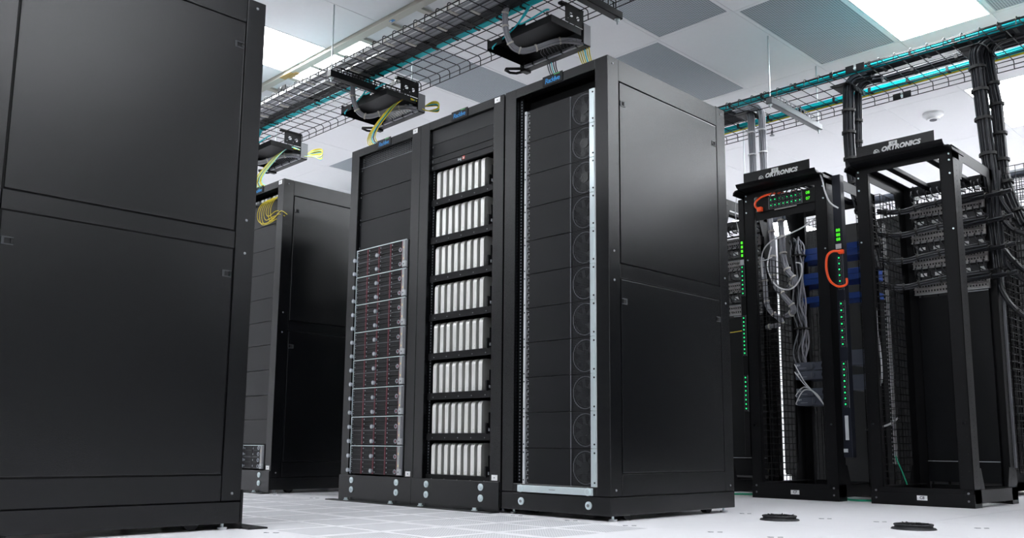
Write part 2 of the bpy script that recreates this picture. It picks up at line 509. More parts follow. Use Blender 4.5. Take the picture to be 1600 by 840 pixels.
def ceiling_round(name, label, cat, x, y, prof, m, holes=True):
    t = thing(name, label, cat, (x, y, CZ), 0)
    b = MB()
    for (r0, z0), (r1, z1) in zip(prof[:-1], prof[1:]):
        b.cyl((0, 0, z0), (0, 0, z1), r0, m, 20, r1, cap=True)
    b.build('housing', t)
    return t
t = ceiling_round('smoke_detector', 'white round smoke detector on the ceiling above the right rack', 'smoke detector', -2.725, 7.8,
                  [(0.085, 0), (0.085, -0.02), (0.06, -0.035), (0.052, -0.055)], M['ceil'])
MB().cyl((0, 0, -0.055), (0, 0, -0.06), 0.03, M['ink'], 12).build('sensor', t)
t = ceiling_round('sprinkler_head', 'small ceiling sprinkler above the white cable drop', 'sprinkler', -3.924, 7.21,
                  [(0.04, 0), (0.035, -0.008)], M['ceil'])
MB().cyl((0, 0, -0.008), (0, 0, -0.05), 0.010, M['dull'], 8).cyl((0, 0, -0.05), (0, 0, -0.054), 0.022, M['dull'], 12).build('sprinkler_nozzle', t)
t = ceiling_round('sprinkler_head', 'small ceiling sprinkler seen through the left cable tray mesh above the biggest box', 'sprinkler', -3.842, 4.123,
                  [(0.035, 0), (0.032, -0.008)], M['ceil'])
MB().cyl((0, 0, -0.008), (0, 0, -0.03), 0.010, M['dull'], 8).build('sprinkler_nozzle', t)

# ================================================================== CABINET RACKS
RW, RD, RH = 0.632, 0.93, 1.985
HW = RW/2
def cabinet(name, label, loc, rz=0.0, kick=True, badge=True, labels=True, foot=0.062, bottom=0.138, fx=0.05):
    t = thing(name, label, 'server rack', loc, rz, 'black server racks')
    r = M['rack']
    f = MB()
    for s in (-1, 1):
        f.box(s*HW, s*(HW-0.072), 0, 0.075, 0.099, RH, r)
        f.box(s*HW, s*(HW-0.072), RD-0.075, RD, 0.099, RH, r)
        f.box(s*(HW-0.016), s*(HW-0.006), 0.075, RD-0.075, 0.099, RH-0.01, M['rack2'])
        f.box(s*HW, s*(HW-0.006), 0.0765, RD-0.0765, 1.886, RH, r)
        f.box(s*HW, s*(HW-0.006), 0.0765, RD-0.0765, 1.008, 1.071, r)
        f.box(s*HW, s*(HW-0.006), 0.0765, RD-0.0765, 0.099, 0.190, r)
    f.box(-HW+0.072, HW-0.072, 0, 0.05, 1.940, RH, r)
    f.box(-HW+0.072, HW-0.072, 0, 0.05, 0.099, bottom-0.002, r)
    f.box(-HW+0.072, HW-0.072, RD-0.02, RD-0.004, 0.099, RH, M['rack2'])
    f.box(-HW+0.006, HW-0.006, 0.05, RD-0.05, RH-0.012, RH-0.003, M['rack2'])
    f.box(-HW+0.02, HW-0.02, 0.02, RD-0.02, 0.099, 0.125, M['rack2'])
    f.build('frame', t, bevel=0.002)
    MB().box(-HW, HW, 0, RD, 0.022, 0.0965, r).build('plinth', t, bevel=0.002)
    for s in (-1, 1):
        for z0, z1 in ((1.075, 1.882), (0.194, 1.004)):
            p = MB().box(s*HW, s*(HW-0.005), 0.081, RD-0.081, z0, z1, r).build('side_panel', t, bevel=0.0026, seg=2)
            for y in (0.103, RD-0.103):
                zc = z1-0.094
                l = MB()
                l.box(s*(HW-0.002), s*(HW+0.003), y-0.018, y+0.017, zc-0.0125, zc-0.009, M['dark'])
                l.box(s*(HW-0.002), s*(HW+0.003), y-0.018, y+0.017, zc+0.009, zc+0.0125, M['dark'])
                l.box(s*(HW-0.002), s*(HW+0.0025), y-0.018, y-0.009, zc-0.009, zc+0.009, r)
                l.box(s*(HW-0.002), s*(HW+0.0025), y+0.009, y+0.017, zc-0.009, zc+0.009, M['dark'])
                l.box(s*(HW-0.001), s*(HW+0.0008), y-0.009, y+0.009, zc-0.009, zc+0.009, M['hollow'])
                l.build('latch', p, bevel=0.0007)
        for (y, z) in ((0.035, 1.955), (0.035, 1.12), (0.035, 0.995), (0.035, 0.125), (RD-0.035, 1.955), (RD-0.035, 1.12), (RD-0.035, 0.995), (RD-0.035, 0.125)):
            MB().cyl((s*(HW-0.001), y, z), (s*(HW+0.003), y, z), 0.006, M['dull'], 8, 0.004).build('screw', t)
        # equipment rail with its rows of square holes
        ra = MB().box(s*0.2225, s*0.2440, 0.030, 0.033, bottom, 1.94, M['rack2'])
        ra.box(s*0.2425, s*0.2445, 0.030, 0.10, bottom, 1.94, M['rack2'])
        ro = ra.build('equipment_rail', t)
        h = MB()
        z = bottom+0.012
        while z < 1.93:
            h.box(s*0.2290, s*0.2350, 0.0285, 0.0302, z-0.0035, z+0.0035, M['hole'])
            z += 0.0148
        stuff(h.build('rail_hole', ro))
    # casters and levelling feet
    for sx in (-1, 1):
        for y in (0.16, RD-0.16):
            c = MB().cyl((sx*0.245, y, 0.0285), (sx*0.275, y, 0.0285), 0.0285, M['rubber'], 14)
            c.build('caster', t)
        for y in (0.05, RD-0.05):
            MB().cyl((sx*0.285, y, 0.008), (sx*0.285, y, 0.03), 0.006, M['bolt'], 8).cyl((sx*0.285, y, 0), (sx*0.285, y, 0.008), 0.018, M['lgrey'], 12).build('levelling_foot', t)
    if kick:
        k = MB().box(-HW, HW, -0.010, -0.001, 0.0, 0.138, r).box(-HW-fx, HW, -foot, -0.008, 0.0, 0.006, r)
        kp = k.build('kick_plate', t, bevel=0.001)
        for x in (-0.195, 0.198):
            for z in (0.061, 0.111):
                c = MB().cyl((x, -0.010, z), (x, -0.0135, z), 0.0165, M['bolt'], 18).cyl((x, -0.0135, z), (x, -0.018, z), 0.008, M['zinc'], 6)
                c.build('bolt', kp)
            c = MB().cyl((x-0.02, -0.030, 0.006), (x-0.02, -0.030, 0.018), 0.009, M['bolt'], 6).cyl((x-0.02, -0.030, 0.006), (x-0.02, -0.030, 0.008), 0.014, M['bolt'], 12)
            c.build('bolt', kp)
    if badge:
        bx = -0.005
        b = MB().box(bx-0.062, bx+0.062, -0.004, 0, 1.943, 1.990, M['black']).build('badge', t, bevel=0.001)
        link('lettering', text_mesh('Racklive', 0.034, M['blue'], 0.0006, 0.12, 0.0002, 0.84), b, (bx, -0.0045, 1.963))
        MB().box(bx+0.01, bx+0.045, -0.0046, -0.004, 1.983, 1.987, M['green']).build('badge_mark', b)
    if labels:
        for (x, z) in ((HW-0.045, 1.966), (HW-0.037, 0.156)):
            l = MB().box(x-0.019, x+0.019, -0.0015, 0, z-0.0125, z+0.0125, M['white']).box(x-0.005, x+0.004, -0.0018, -0.0014, z-0.0025, z+0.0025, M['mgrey'])
            l.build('paper_label', t)
    return t

def blank_panel(t, z0, z1, mt='blank', y=0.018, name='blank_panel', vents=False):
    p = MB().box(-0.2415, 0.2415, y, y+0.004, z0+0.0012, z1-0.0012, M[mt])
    p.box(-0.2415, 0.2415, y, y+0.015, z0+0.0012, z0+0.003, M[mt])
    o = p.build(name, t, bevel=0.0008)
    for s in (-1, 1):
        for z in (z0+0.014, z1-0.014):
            MB().cyl((s*0.232, y+0.001, z), (s*0.232, y-0.0025, z), 0.004, M['dull'], 8).build('screw', o)
    return o

Y3 = 2.90
rk1 = cabinet('server_rack', 'tall black rack with eight rows of red-striped drive servers below blank panels', (-3.937, Y3, 0))
rk2 = cabinet('server_rack', 'tall black rack filled with rows of upright silver computers', (-3.303, Y3, 0), fx=0)
rk3 = cabinet('server_rack', 'large black rack in the middle showing its wide side, silver strip down its front', (-2.661, Y3, 0), kick=False, labels=False)
rkL = cabinet('server_rack', 'huge closed black rack side filling the left of the picture', (-3.328, 1.633, 0), PI, foot=0.085)
rkB = cabinet('server_rack', 'black rack standing behind, between the big left rack and the drive server rack', (-5.316, Y3, 0))

# rack 1 contents
vent = MB().box(-0.2415, 0.2415, 0.05, 0.0515, 1.873, 1.939, M['perfblank'])
for i in range(34):
    x = -0.2415+i*0.0146
    vent.box(x, x+0.0012, 0.026, 0.0275, 1.874, 1.939, M['dull'])
for i in range(7):
    z = 1.876+i*0.0105
    vent.box(-0.2415, 0.2415, 0.026, 0.0275, z, z+0.0010, M['dull'])
vent.box(-0.2415, 0.2415, 0.018, 0.03, 1.870, 1.8735, M['dull'])
vent.build('vent_panel', rk1)
for z0, z1 in ((1.711, 1.869), (1.552, 1.711), (1.388, 1.552)):
    blank_panel(rk1, z0, z1)
# rack 2 top
v2 = MB().box(-0.2415, 0.2415, 0.018, 0.020, 1.862, 1.939, M['perfblank'])
v2.build('vent_panel', rk2)
blank_panel(rk2, 1.786, 1.862); blank_panel(rk2, 1.752, 1.786)
p = blank_panel(rk2, 1.719, 1.752)
link('lettering', text_mesh('img', 0.019, M['lgrey'], 0.0005, 0, 0.0006), p, (-0.021, 0.0174, 1.738))
MB().box(0.0, 0.018, 0.0172, 0.0180, 1.731, 1.748, M['red']).build('badge_mark', p)
link('lettering', text_mesh('ix', 0.016, M['white'], 0.0005, 0, 0.0006), p, (0.009, 0.0168, 1.739))
# rack 3 silver bar, bolts and lower front
bar = MB().box(-0.212, 0.224, -0.006, 0.0, 0.1005, 0.1305, M['zinc']).build('silver_bar', rk3, bevel=0.002, seg=2)
for x in (-0.190, 0.200):
    MB().cyl((x, -0.006, 0.1155), (x, -0.009, 0.1155), 0.0165, M['bolt'], 20).cyl((x, -0.009, 0.1155), (x, -0.0115, 0.1155), 0.010, M['zinc'], 12).build('bolt', bar)
    MB().cyl((x, 0.0, 0.060), (x, -0.005, 0.060), 0.0165, M['bolt'], 20).cyl((x, -0.005, 0.060), (x, -0.008, 0.060), 0.007, M['dull'], 6).build('bolt', rk3)
MB().box(-0.02, 0.016, -0.0064, -0.006, 0.1145, 0.1165, M['ink']).build('bar_marking', bar)
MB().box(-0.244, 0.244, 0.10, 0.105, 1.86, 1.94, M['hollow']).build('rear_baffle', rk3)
# rack B contents: vents over blanks
v = MB().box(-0.2415, 0.2415, 0.10, 0.102, 1.86, 1.939, M['perfblank']); v.build('vent_panel', rkB)
for i in range(9):
    x = -0.20+i*0.05+rnd.uniform(-.01, .01)
    MB().box(x, x+0.03, 0.02, 0.05, 1.885, 1.90, M['lgrey' if i % 3 else 'mgrey']).build('plug', rkB)
blank_panel(rkB, 1.784, 1.86, 'perfblank'); blank_panel(rkB, 1.711, 1.784, 'perfblank')
for z0, z1 in ((1.549, 1.711), (1.389, 1.549), (1.226, 1.389), (1.075, 1.226), (0.922, 1.075), (0.762, 0.922), (0.603, 0.762), (0.452, 0.603), (0.297, 0.452)):
    blank_panel(rkB, z0, z1)
for i in range(7):
    x = -5.27+i*0.028
    zz = 1.72+rnd.uniform(0, .05)
    cable('fibre_cable', 'yellow fibre loop hanging in the top of the rear left rack, %s from its left' % NTH[i],
          [(x+0.06, 2.935, 1.90), (x, 2.897, 1.86), (x-0.035, 2.890, 1.80), (x-0.01, 2.893, zz), (x+0.08, 2.897, zz-.02+0.01*i), (x+0.14, 2.91, zz+.01)], 0.0022, M['yellow'],
          'cable', 'yellow loops in the rear rack')

# ---- drive servers
def drive_server(label, loc, rows=6, H=0.153, maroon=True, group='drive servers in the left front rack', knobs=((0.63, 0.13))):
    t = thing('storage_server', label, 'server', loc, 0, group)
    MB().box(-0.222, 0.218, 0.004, 0.62, 0.001, H-0.001, M['hollow']).build('chassis', t)
    f = MB()
    f.box(-0.226, 0.222, -0.006, 0.006, H-0.005, H-0.001, M['zinc'])
    f.box(-0.226, 0.222, -0.004, 0.006, H/2-0.001, H/2+0.001, M['mgrey'])
    f.box(-0.226, -0.2225, -0.006, 0.006, 0.001, H-0.004, M['zinc'])
    f.build('front_frame', t)
    s = MB().box(0.193, 0.197, -0.008, 0.004, 0.002, H-0.004, M['lgrey']).box(0.197, 0.203, -0.004, 0.004, 0.002, H-0.004, M['hollow'])
    s.box(0.203, 0.207, -0.008, 0.004, 0.002, H-0.004, M['lgrey']).box(0.208, 0.226, -0.003, 0.004, 0.001, H-0.002, M['mgrey'])
    s.build('right_strip', t)
    e = MB().box(0.198, 0.2255, -0.014, -0.002, 0.004, 0.034, M['lgrey']).box(0.208, 0.216, -0.0150, -0.0135, 0.014, 0.022, M['ink'])
    e.build('ejector', t, bevel=0.001)
    for z in (0.045, 0.105):
        MB().box(0.1985, 0.2015, -0.0055, -0.003, z, z+0.010, M['amber']).build('status_led', t)
    hh = (H-0.006)/rows; cw = (0.193+0.222)/4
    c = MB().box(0.001, cw-0.0125, -0.003, 0.006, 0.0012, hh-0.0012, M['carrier'])
    c.box(0.006, 0.012, -0.0045, -0.003, hh*0.38, hh*0.68, M['hole'])
    c.box(0.018, cw-0.018, -0.0042, -0.003, hh*0.15, hh*0.20, M['dark'])
    c.box(cw-0.0115, cw-0.002, -0.004, 0.006, 0.0008, hh-0.0008, M['maroon'] if maroon else M['black'])
    cm = c.mesh('drive_carrier')
    for i in range(4):
        for j in range(rows):
            link('drive_carrier', cm, t, (-0.222+i*cw, 0, 0.001+j*hh))
    k1 = MB().cyl((0, -0.002, 0), (0, -0.016, 0), 0.0095, M['clear'], 14, 0.0115).cyl((0, -0.016, 0), (0, -0.018, 0), 0.006, M['lgrey'], 10).mesh('thumb_knob')
    ring = [(0.010*math.cos(a), -0.010, 0.010*math.sin(a)) for a in [2*PI*i/14 for i in range(14)]]
    k2 = MB().tube(ring, 0.0022, M['clear'], 5, True).cyl((0, 0, 0), (0, -0.009, 0), 0.0075, M['maroon' if maroon else 'black'], 12).mesh('thumb_ring')
    for kz in knobs:
        z = kz*H
        link('thumb_knob', k1, t, (-0.2365, 0, z)); link('thumb_knob', k1, t, (-0.022, -0.004, z)); link('thumb_ring', k2, t, (0.182, -0.004, z))
        MB().box(-0.236, -0.222, -0.004, 0.002, z-0.004, z+0.004, M['lgrey']).build('knob_bracket', t)
    return t
z_top = 1.3845; pit = 0.1550
def dlabel(k):
    return 'black drive server with maroon latches and round knobs, %s of eight' % (ORD[k]+' from the top' if 0 < k < 7 else ('topmost' if k == 0 else 'lowest'))
s0 = drive_server(dlabel(0), (-3.934, Y3, z_top-pit))
bpy.context.view_layer.update()
sub = tree(s0)
for k in range(1, 8):
    copy_thing(s0, sub, (-3.934, Y3, z_top-pit*(k+1)), dlabel(k))
drive_server('small black server with four rows of knobs at the foot of the rear left rack', (-5.316, Y3, 0.144), 4, 0.150, False,
             'server in the rear rack', (0.125, 0.375, 0.625, 0.875))

# ---- silver computers on shelves
HC, TC, DC = 0.158, 0.0255, 0.17
prof = []
for (cy, cz, a0) in ((0.024, HC-0.024, PI/2), (0.008, 0.008, PI), (DC-0.008, 0.008, 1.5*PI), (DC-0.024, HC-0.024, 0)):
    rr = 0.024 if cz > 0.05 else 0.008
    for i in range(6):
        a = a0+(PI/2)*i/5
        prof.append((cy+rr*math.cos(a), cz+rr*math.sin(a)))
body = MB().extrude(prof, 'x', -TC/2, TC/2, M['alu'])
body_me = body.mesh('case')
dot_me = MB().box(0.004, 0.006, -0.0006, 0.001, 0.020, 0.0225, M['aluport']).mesh('power_light')
foot_me = MB().box(-TC/2+0.004, TC/2-0.004, 0.02, DC-0.02, -0.004, 0.001, M['rubber']).mesh('rubber_pad')
c0 = thing('silver_computer', 'x', 'computer', (0, 0, 0), 0, 'silver computers in the middle rack')
link('case', body_me, c0, bevel=0.005, seg=2); link('power_light', dot_me, c0); link('rubber_pad', foot_me, c0)
bpy.context.view_layer.update()
csub = tree(c0)
ROWN = ['top', 'second', 'third', 'fourth', 'fifth', 'sixth', 'seventh', 'bottom']
COLN = ['leftmost', 'second from left', 'third from left', 'fourth from left', 'fourth from right', 'third from right', 'second from right', 'rightmost']
def shelf(label, loc):
    t = thing('rack_shelf', label, 'shelf', loc, 0, 'shelves of silver computers')
    b = MB().box(-0.215, 0.215, -0.004, 0.30, -0.008, -0.005, M['rack2']).box(-0.236, 0.236, -0.004, -0.001, -0.030, 0.004, M['rack2'])
    for s in (-1, 1):
        b.box(s*0.215, s*0.2175, -0.004, 0.30, -0.03, 0.10, M['rack2'])
    b.build('tray', t)
    for i in range(5):
        MB().cyl((-0.19+i*0.095, -0.004, -0.018), (-0.19+i*0.095, -0.006, -0.018), 0.003, M['dull'], 6).build('screw', t)
    e = MB().box(0.205, 0.232, -0.010, 0.02, -0.03, 0.004, M['black']).box(0.208, 0.216, -0.02, 0.0, 0.0, 0.05, M['black'])
    e.box(0.222, 0.230, -0.012, 0.0, 0.012, 0.026, M['mgrey'])
    e.build('side_latch', t, bevel=0.001)
    MB().box(-0.2, 0.2, 0.23, 0.24, 0.0, 0.15, M['hollow']).build('rear_baffle', t)
    return t
sh0 = shelf('black shelf carrying the top row of silver computers', (-3.303, 2.922, 1.557))
bpy.context.view_layer.update()
ssub = tree(sh0)
for k in range(8):
    zb = 1.557-0.2003*k
    if k: copy_thing(sh0, ssub, (-3.303, 2.922, zb), 'black shelf carrying the %s row of silver computers' % ROWN[k])
    for i in range(8):
        x = -3.493+i*0.0481
        lab = 'upright silver computer, %s in the %s row' % (COLN[i], ROWN[k])
        if k == 0 and i == 0:
            c0.location = (x, 2.925, zb); c0['label'] = lab
        else:
            copy_thing(c0, csub, (x, 2.925, zb), lab)

# ---- wide servers with fan grilles
def fan_server(label, loc, H=0.157):
    t = thing('rack_server', label, 'server', loc, 0, 'fan servers in the large rack')
    MB().box(-0.205, 0.205, 0.012, 0.65, 0.001, H-0.001, M['hollow']).build('chassis', t)
    MB().box(-0.160, 0.083, -0.002, 0.012, 0.0012, H-0.0012, M['blank']).build('front_panel', t, bevel=0.001)
    MB().box(0.0835, 0.0850, -0.0025, 0.004, 0.002, H-0.002, M['mgrey']).build('divider', t)
    g = MB()
    for i in range(17):
        x = 0.088+i*0.0070
        g.box(x, x+0.0007, -0.001, 0.0002, 0.003, H-0.003, M['dark'])
    for i in range(22):
        z = 0.004+i*0.0071
        g.box(0.086, 0.202, -0.0012, 0.0, z, z+0.0007, M['dark'])
    g.build('fan_grille', t)
    fan = MB()
    cx, cz = 0.160, H/2
    ring = [(cx+0.068*math.cos(a), 0.006, cz+0.068*math.sin(a)) for a in [2*PI*i/32 for i in range(32)]]
    fan.tube(ring, 0.0022, M['mgrey'], 5, True)
    ring = [(cx+0.060*math.cos(a), 0.009, cz+0.060*math.sin(a)) for a in [2*PI*i/28 for i in range(28)]]
    fan.tube(ring, 0.0016, M['fan'], 4, True)
    fan.cyl((cx, 0.004, cz), (cx, 0.011, cz), 0.024, M['fan'], 16)
    for i in range(7):
        a = 2*PI*i/7
        d = Vector((math.cos(a), 0, math.sin(a))); n = Vector((-math.sin(a), 0, math.cos(a)))
        fan.obox(Vector((cx, 0.009, cz))+d*0.041, d*0.018, n*0.011+Vector((0, 0.003, 0)), Vector((0, 0.0006, 0)), M['fan'])
    fan.build('fan', t)
    MB().box(0.198, 0.224, -0.006, 0.012, 0.0008, H-0.0008, M['zinc']).box(0.224, 0.233, -0.003, 0.006, 0.0008, H-0.0008, M['lgrey']).build('right_ear', t, bevel=0.001)
    for z in (0.018, H-0.018):
        MB().cyl((0.219, -0.006, z), (0.219, -0.0075, z), 0.0042, M['black'], 8).build('screw', t)
        MB().cyl((-0.193, -0.004, z), (-0.193, -0.0055, z), 0.0035, M['black'], 8).build('screw', t)
    MB().box(-0.199, -0.187, -0.004, 0.012, 0.0008, H-0.0008, M['lgrey']).build('left_ear', t)
    st = MB().box(-0.187, -0.160, -0.001, 0.012, 0.001, H-0.001, M['black']).build('indicator_strip', t)
    d = MB(); rg = random.Random(3)
    for i in range(26):
        z = 0.006+i*0.0057
        d.box(-0.184, -0.1815, -0.002, -0.0005, z, z+0.0024, M['lgrey'])
        if i % 6 < 4: d.box(-0.178, -0.1755, -0.002, -0.0005, z, z+0.0020, M['lgrey'])
        if i % 6 in (3, 4): d.box(-0.172, -0.167, -0.002, -0.0005, z, z+0.0024, M['lgrey'])
        if i % 6 == 0: d.box(-0.171, -0.1685, -0.002, -0.0005, z, z+0.0024, M['lgrey'])
    stuff(d.build('indicator_dot', st))
    return t
def flabel(k):
    return 'wide black server with round fan grille and silver ear, %s' % ('topmost of eleven' if k == 0 else 'lowest of eleven' if k == 10 else ORD[k]+' from the top')
f0 = fan_server(flabel(0), (-2.650, 2.908, 1.857-0.1566))
bpy.context.view_layer.update()
fsub = tree(f0)
for k in range(1, 11):
    copy_thing(f0, fsub, (-2.650, 2.908, 1.857-0.1566*(k+1)), flabel(k))

# ================================================================== CABLE TRAYS
def mesh_tray(name, label, x0, x1, yn, yf, ztop, floor_y, bright_near=False, h=0.055):
    """basket tray fixed upside down: floor wires at ztop, side walls hanging down"""
    t = thing(name, label, 'cable tray', (x0, yn, ztop), 0)
    L = x1-x0; W = yf-yn; r = 0.0032
    rad = 0.018
    path = [(0, 0, -h)]
    path += [(0, 0, -rad)]
    path += [(0, rad-rad*math.cos(a), -rad+rad*math.sin(a)) for a in (PI/8, PI/4, 3*PI/8)]
    path += [(0, rad, 0), (0, W-rad, 0)]
    path += [(0, W-rad+rad*math.sin(a), -rad+rad*math.cos(a)) for a in (PI/8, PI/4, 3*PI/8)]
    path += [(0, W, -rad), (0, W, -h)]
    me = MB().tube(path, r, M['wire'], 6).mesh('cross_wire')
    n = int(round(L/0.1))
    # wires fall on whole tenths of a metre
    for i in range(n+1):
        link('cross_wire', me, t, (i*0.1, 0, 0))
    lw = [(0-0.003, -h), (0-0.003, -h*0.48), (W+0.003, -h), (W+0.003, -h*0.42)] + [(y-yn, -0.006) for y in floor_y]
    for (y, z) in lw:
        MB().cyl((-0.04, y, z), (L+0.04, y, z), r, M['wire'], 6).build('long_wire', t)
    return t
mesh_tray('wire_cable_tray', 'black wire mesh tray running overhead above the row of closed racks', -9.03, -2.33, 3.075, 3.700, 2.758,
          (3.10, 3.22, 3.34, 3.46, 3.552, 3.662))
mesh_tray('wire_cable_tray', 'black wire mesh tray running overhead above the open frame racks at right', -9.02, 0.48, 5.452, 6.105, 2.758,
          (5.48, 5.60, 5.73, 5.86, 5.97, 6.07))

def trapeze(label, x, yn, yf, m, ztop=2.70, h=0.042, rods=True):
    t = thing('tray_support', label, 'tray support', (x, yn, ztop), 0, 'tray supports')
    W = yf-yn
    b = MB().box(-0.022, 0.022, -0.05, W+0.05, -h, -h+0.004, m)
    b.box(-0.022, -0.018, -0.05, W+0.05, -h, 0, m).box(0.018, 0.022, -0.05, W+0.05, -h, 0, m)
    b.box(-0.022, 0.022, -0.05, -0.046, -h, 0, m)
    b.build('strut', t, bevel=0.001)
    s = MB()
    n = 13
    for k in (-1, 1):
        for i in range(n):
            y = 0.03+i*(W-0.06)/(n-1)
            s.box(k*0.019, k*0.022, y-0.004, y+0.004, 0, 0.034, m)
        s.box(k*0.019, k*0.022, 0.02, W-0.02, 0.030, 0.036, m)
    s.build('slotted_clip_rail', t)
    for y in (-0.03, W+0.03):
        MB().cyl((0, y, -h-0.03), (0, y, CZ-ztop-0.001), 0.005, M['steel'], 8).build('threaded_rod', t)
        MB().cyl((0, y, -h-0.012), (0, y, -h), 0.012, M['steel'], 6).cyl((0, y, -h-0.002), (0, y, -h), 0.017, M['steel'], 12).build('nut', t)
        MB().cyl((0, y, 0.001), (0, y, 0.011), 0.011, M['steel'], 6).build('nut', t)
    return t
trapeze('black slotted tray support above the drive server rack', -4.79, 3.115, 3.715, M['rack2'])
trapeze('black tray support with silver nut above the large middle rack', -2.955, 3.115, 3.715, M['rack2'])
trapeze('black tray support half hidden behind the big left rack', -6.63, 3.115, 3.715, M['rack2'])
trapeze('grey tray support on the right tray behind the large middle rack', -2.982, 5.50, 6.15, M['dull'])
trapeze('grey tray support beyond the right edge above the right tray', -0.98, 5.50, 6.15, M['dull'])
# rail splice clips on the right tray
for x, y, lb in ((-2.36, 5.445, 'black splice clip on the near edge of the right tray beside the cable drop'), (-2.33, 6.115, 'black splice clip on the far edge of the right tray')):
    t = thing('tray_splice', lb, 'tray clip', (x, y, 2.72), 0, 'tray splice clips')
    for s in (-1, 1):
        MB().box(s*0.008, s*0.062, -0.012, -0.006, -0.018, 0.026, M['black']).build('clip_plate', t, bevel=0.001)
    MB().cyl((0, -0.016, 0.0), (0, 0.004, 0.0), 0.009, M['bolt'], 6).box(-0.012, 0.012, -0.008, 0.002, -0.004, 0.028, M['steel']).build('bolt', t)
for x in (-5.37, -4.70):
    t = thing('tray_splice', 'black splice clip on the left tray %s' % ('near the big left rack' if x < -5 else 'over its far edge wires'), 'tray clip',
              (x, 3.068 if x < -5 else 3.548, 2.745), 0, 'tray splice clips')
    for s in (-1, 1):
        MB().box(s*0.006, s*0.050, -0.010, -0.004, -0.022, 0.012, M['black']).build('clip_plate', t, bevel=0.001)
    MB().cyl((0, -0.016, 0.0), (0, 0.004, 0.0), 0.008, M['steel'], 6).build('bolt', t)

# ---- cables lying on the left tray
ZL = 2.766
tl = [i/30.0+0.01 for i in range(30)]
def lane(y, z, x0=-8.9, x1=-2.36, amp=0.006, ph=0.0, step=0.55):
    n = int((x1-x0)/step)
    return [(x0+(x1-x0)*i/n, y+amp*math.sin(i*1.7+ph), z) for i in range(n+1)]
bundle('cable_bundle', 'pale grey cables strapped in a flat pack on the near side of the left tray', lane(3.185, ZL+0.004), 12, 0.0062, 0, [M['wcable'], M['gcable'], M['gcable']],
       [i/22+0.02 for i in range(22)], M['tie'], flat=((0, 1, 0), 6), seg=3, tw=0.02)
bundle('cable_bundle', 'second pack of grey cables beside the black ones on the left tray', lane(3.275, ZL+0.003, ph=1), 12, 0.0058, 0, [M['gcable'], M['gcable'], M['mgrey']],
       [i/22+0.035 for i in range(21)], M['tie'], flat=((0, 1, 0), 6), seg=3, tw=0.02)
bundle('cable_bundle', 'black cables packed along the middle of the left tray', lane(3.362, ZL+0.004, ph=2), 14, 0.0062, 0, M['bcable'],
       [i/20+0.03 for i in range(19)], M['btie'], flat=((0, 1, 0), 7), seg=3, tw=0.02)
bundle('cable_bundle', 'teal fibre cables along the left tray', lane(3.430, ZL+0.002, ph=3, amp=0.004), 8, 0.0052, 0, M['teal'],
       [i/34+0.02 for i in range(33)], M['btie'], flat=((0, 1, 0), 4), seg=3, tw=0.016)

# ---- cables lying on the right tray
ZR = 2.768
bundle('cable_bundle', 'teal fibre cables along the near edge of the right tray', lane(5.585, ZR, -8.9, 0.42, 0.004), 10, 0.0068, 0, M['teal'],
       [i/36+0.012 for i in range(36)], M['btie'], flat=((0, 1, 0), 5), seg=3, tw=0.018)
bundle('cable_bundle', 'teal fibre cables on the far half of the right tray', lane(6.000, ZR, -8.9, 0.42, 0.005, 1), 8, 0.0068, 0, M['teal'],
       [i/36+0.02 for i in range(35)], M['btie'], flat=((0, 1, 0), 4), seg=3, tw=0.018)
bundle('cable_bundle', 'bright yellow fibre cables beside the teal ones on the right tray', lane(6.046, ZR, -8.9, 0.42, 0.005, 1), 3, 0.0068, 0, M['yellow'],
       [], M['btie'], flat=((0, 1, 0), 2), seg=3)
bundle('cable_bundle', 'black cables filling the right tray between the two cable drops', lane(5.715, ZR+0.02, -2.40, 0.42, 0.014, 2, 0.4), 10, 0.0072, 0, M['bcable'],
       [i/11+0.05 for i in range(11)], M['btie'], flat=((0, 1, 0), 5), seg=3, tw=0.02)
bundle('cable_bundle', 'second run of black cables next to the far teal cables on the right tray', lane(5.885, ZR+0.01, -2.35, 0.42, 0.014, 3, 0.4), 10, 0.0072, 0,
       [M['bcable'], M['bcable'], M['mgrey']], [i/11+0.08 for i in range(10)], M['btie'], flat=((0, 1, 0), 5), seg=3, tw=0.02)
bundle('cable_bundle', 'dense black cables filling the right tray beyond the right cable drop', lane(5.78, ZR+0.034, -1.60, 0.42, 0.010, 3, 0.3), 30, 0.0085, 0,
       M['bcable'], [i/6+0.08 for i in range(6)], M['btie'], flat=((0, 1, 0), 15), seg=3, tw=0.02)
bundle('cable_bundle', 'black cables on the right tray ending at the pale cable drop', lane(5.78, ZR, -8.9, -3.42, 0.010, 3, 0.6), 24, 0.0085, 0,
       M['bcable'], [i/12+0.04 for i in range(12)], M['btie'], flat=((0, 1, 0), 12), seg=3, tw=0.02)

# ---- vertical drops at right
def waterfall(label, x, y, ang=0.0, n=3, w=0.055):
    t = thing('cable_dropout', label, 'cable dropout', (x, y, 2.705), ang, 'cable dropouts')
    for i in range(n):
        pr = []
        R1, R0 = 0.075, 0.068
        for k in range(7):
            a = PI/2*k/6
            pr.append((R1*math.sin(a), R1*math.cos(a)))
        for k in range(7):
            a = PI/2*(6-k)/6
            pr.append((R0*math.sin(a), R0*math.cos(a)))
        o = MB().extrude(pr, 'y', 0, w*0.75, M['black']).build('curved_finger', t, (0, i*w, -0.02))
    MB().box(-0.10, 0.02, -0.01, n*w, 0.046, 0.052, M['black']).build('mounting_plate', t, bevel=0.001)
    return t
waterfall('black curved dropout where the middle black cables leave the right tray', -2.55, 5.70)
waterfall('black curved dropout where the right black cables leave the right tray', -1.71, 5.68)
waterfall('black curved dropout where the pale cables leave the right tray', -3.30, 5.70)
def pt(x, y, z): return (x, y, z)
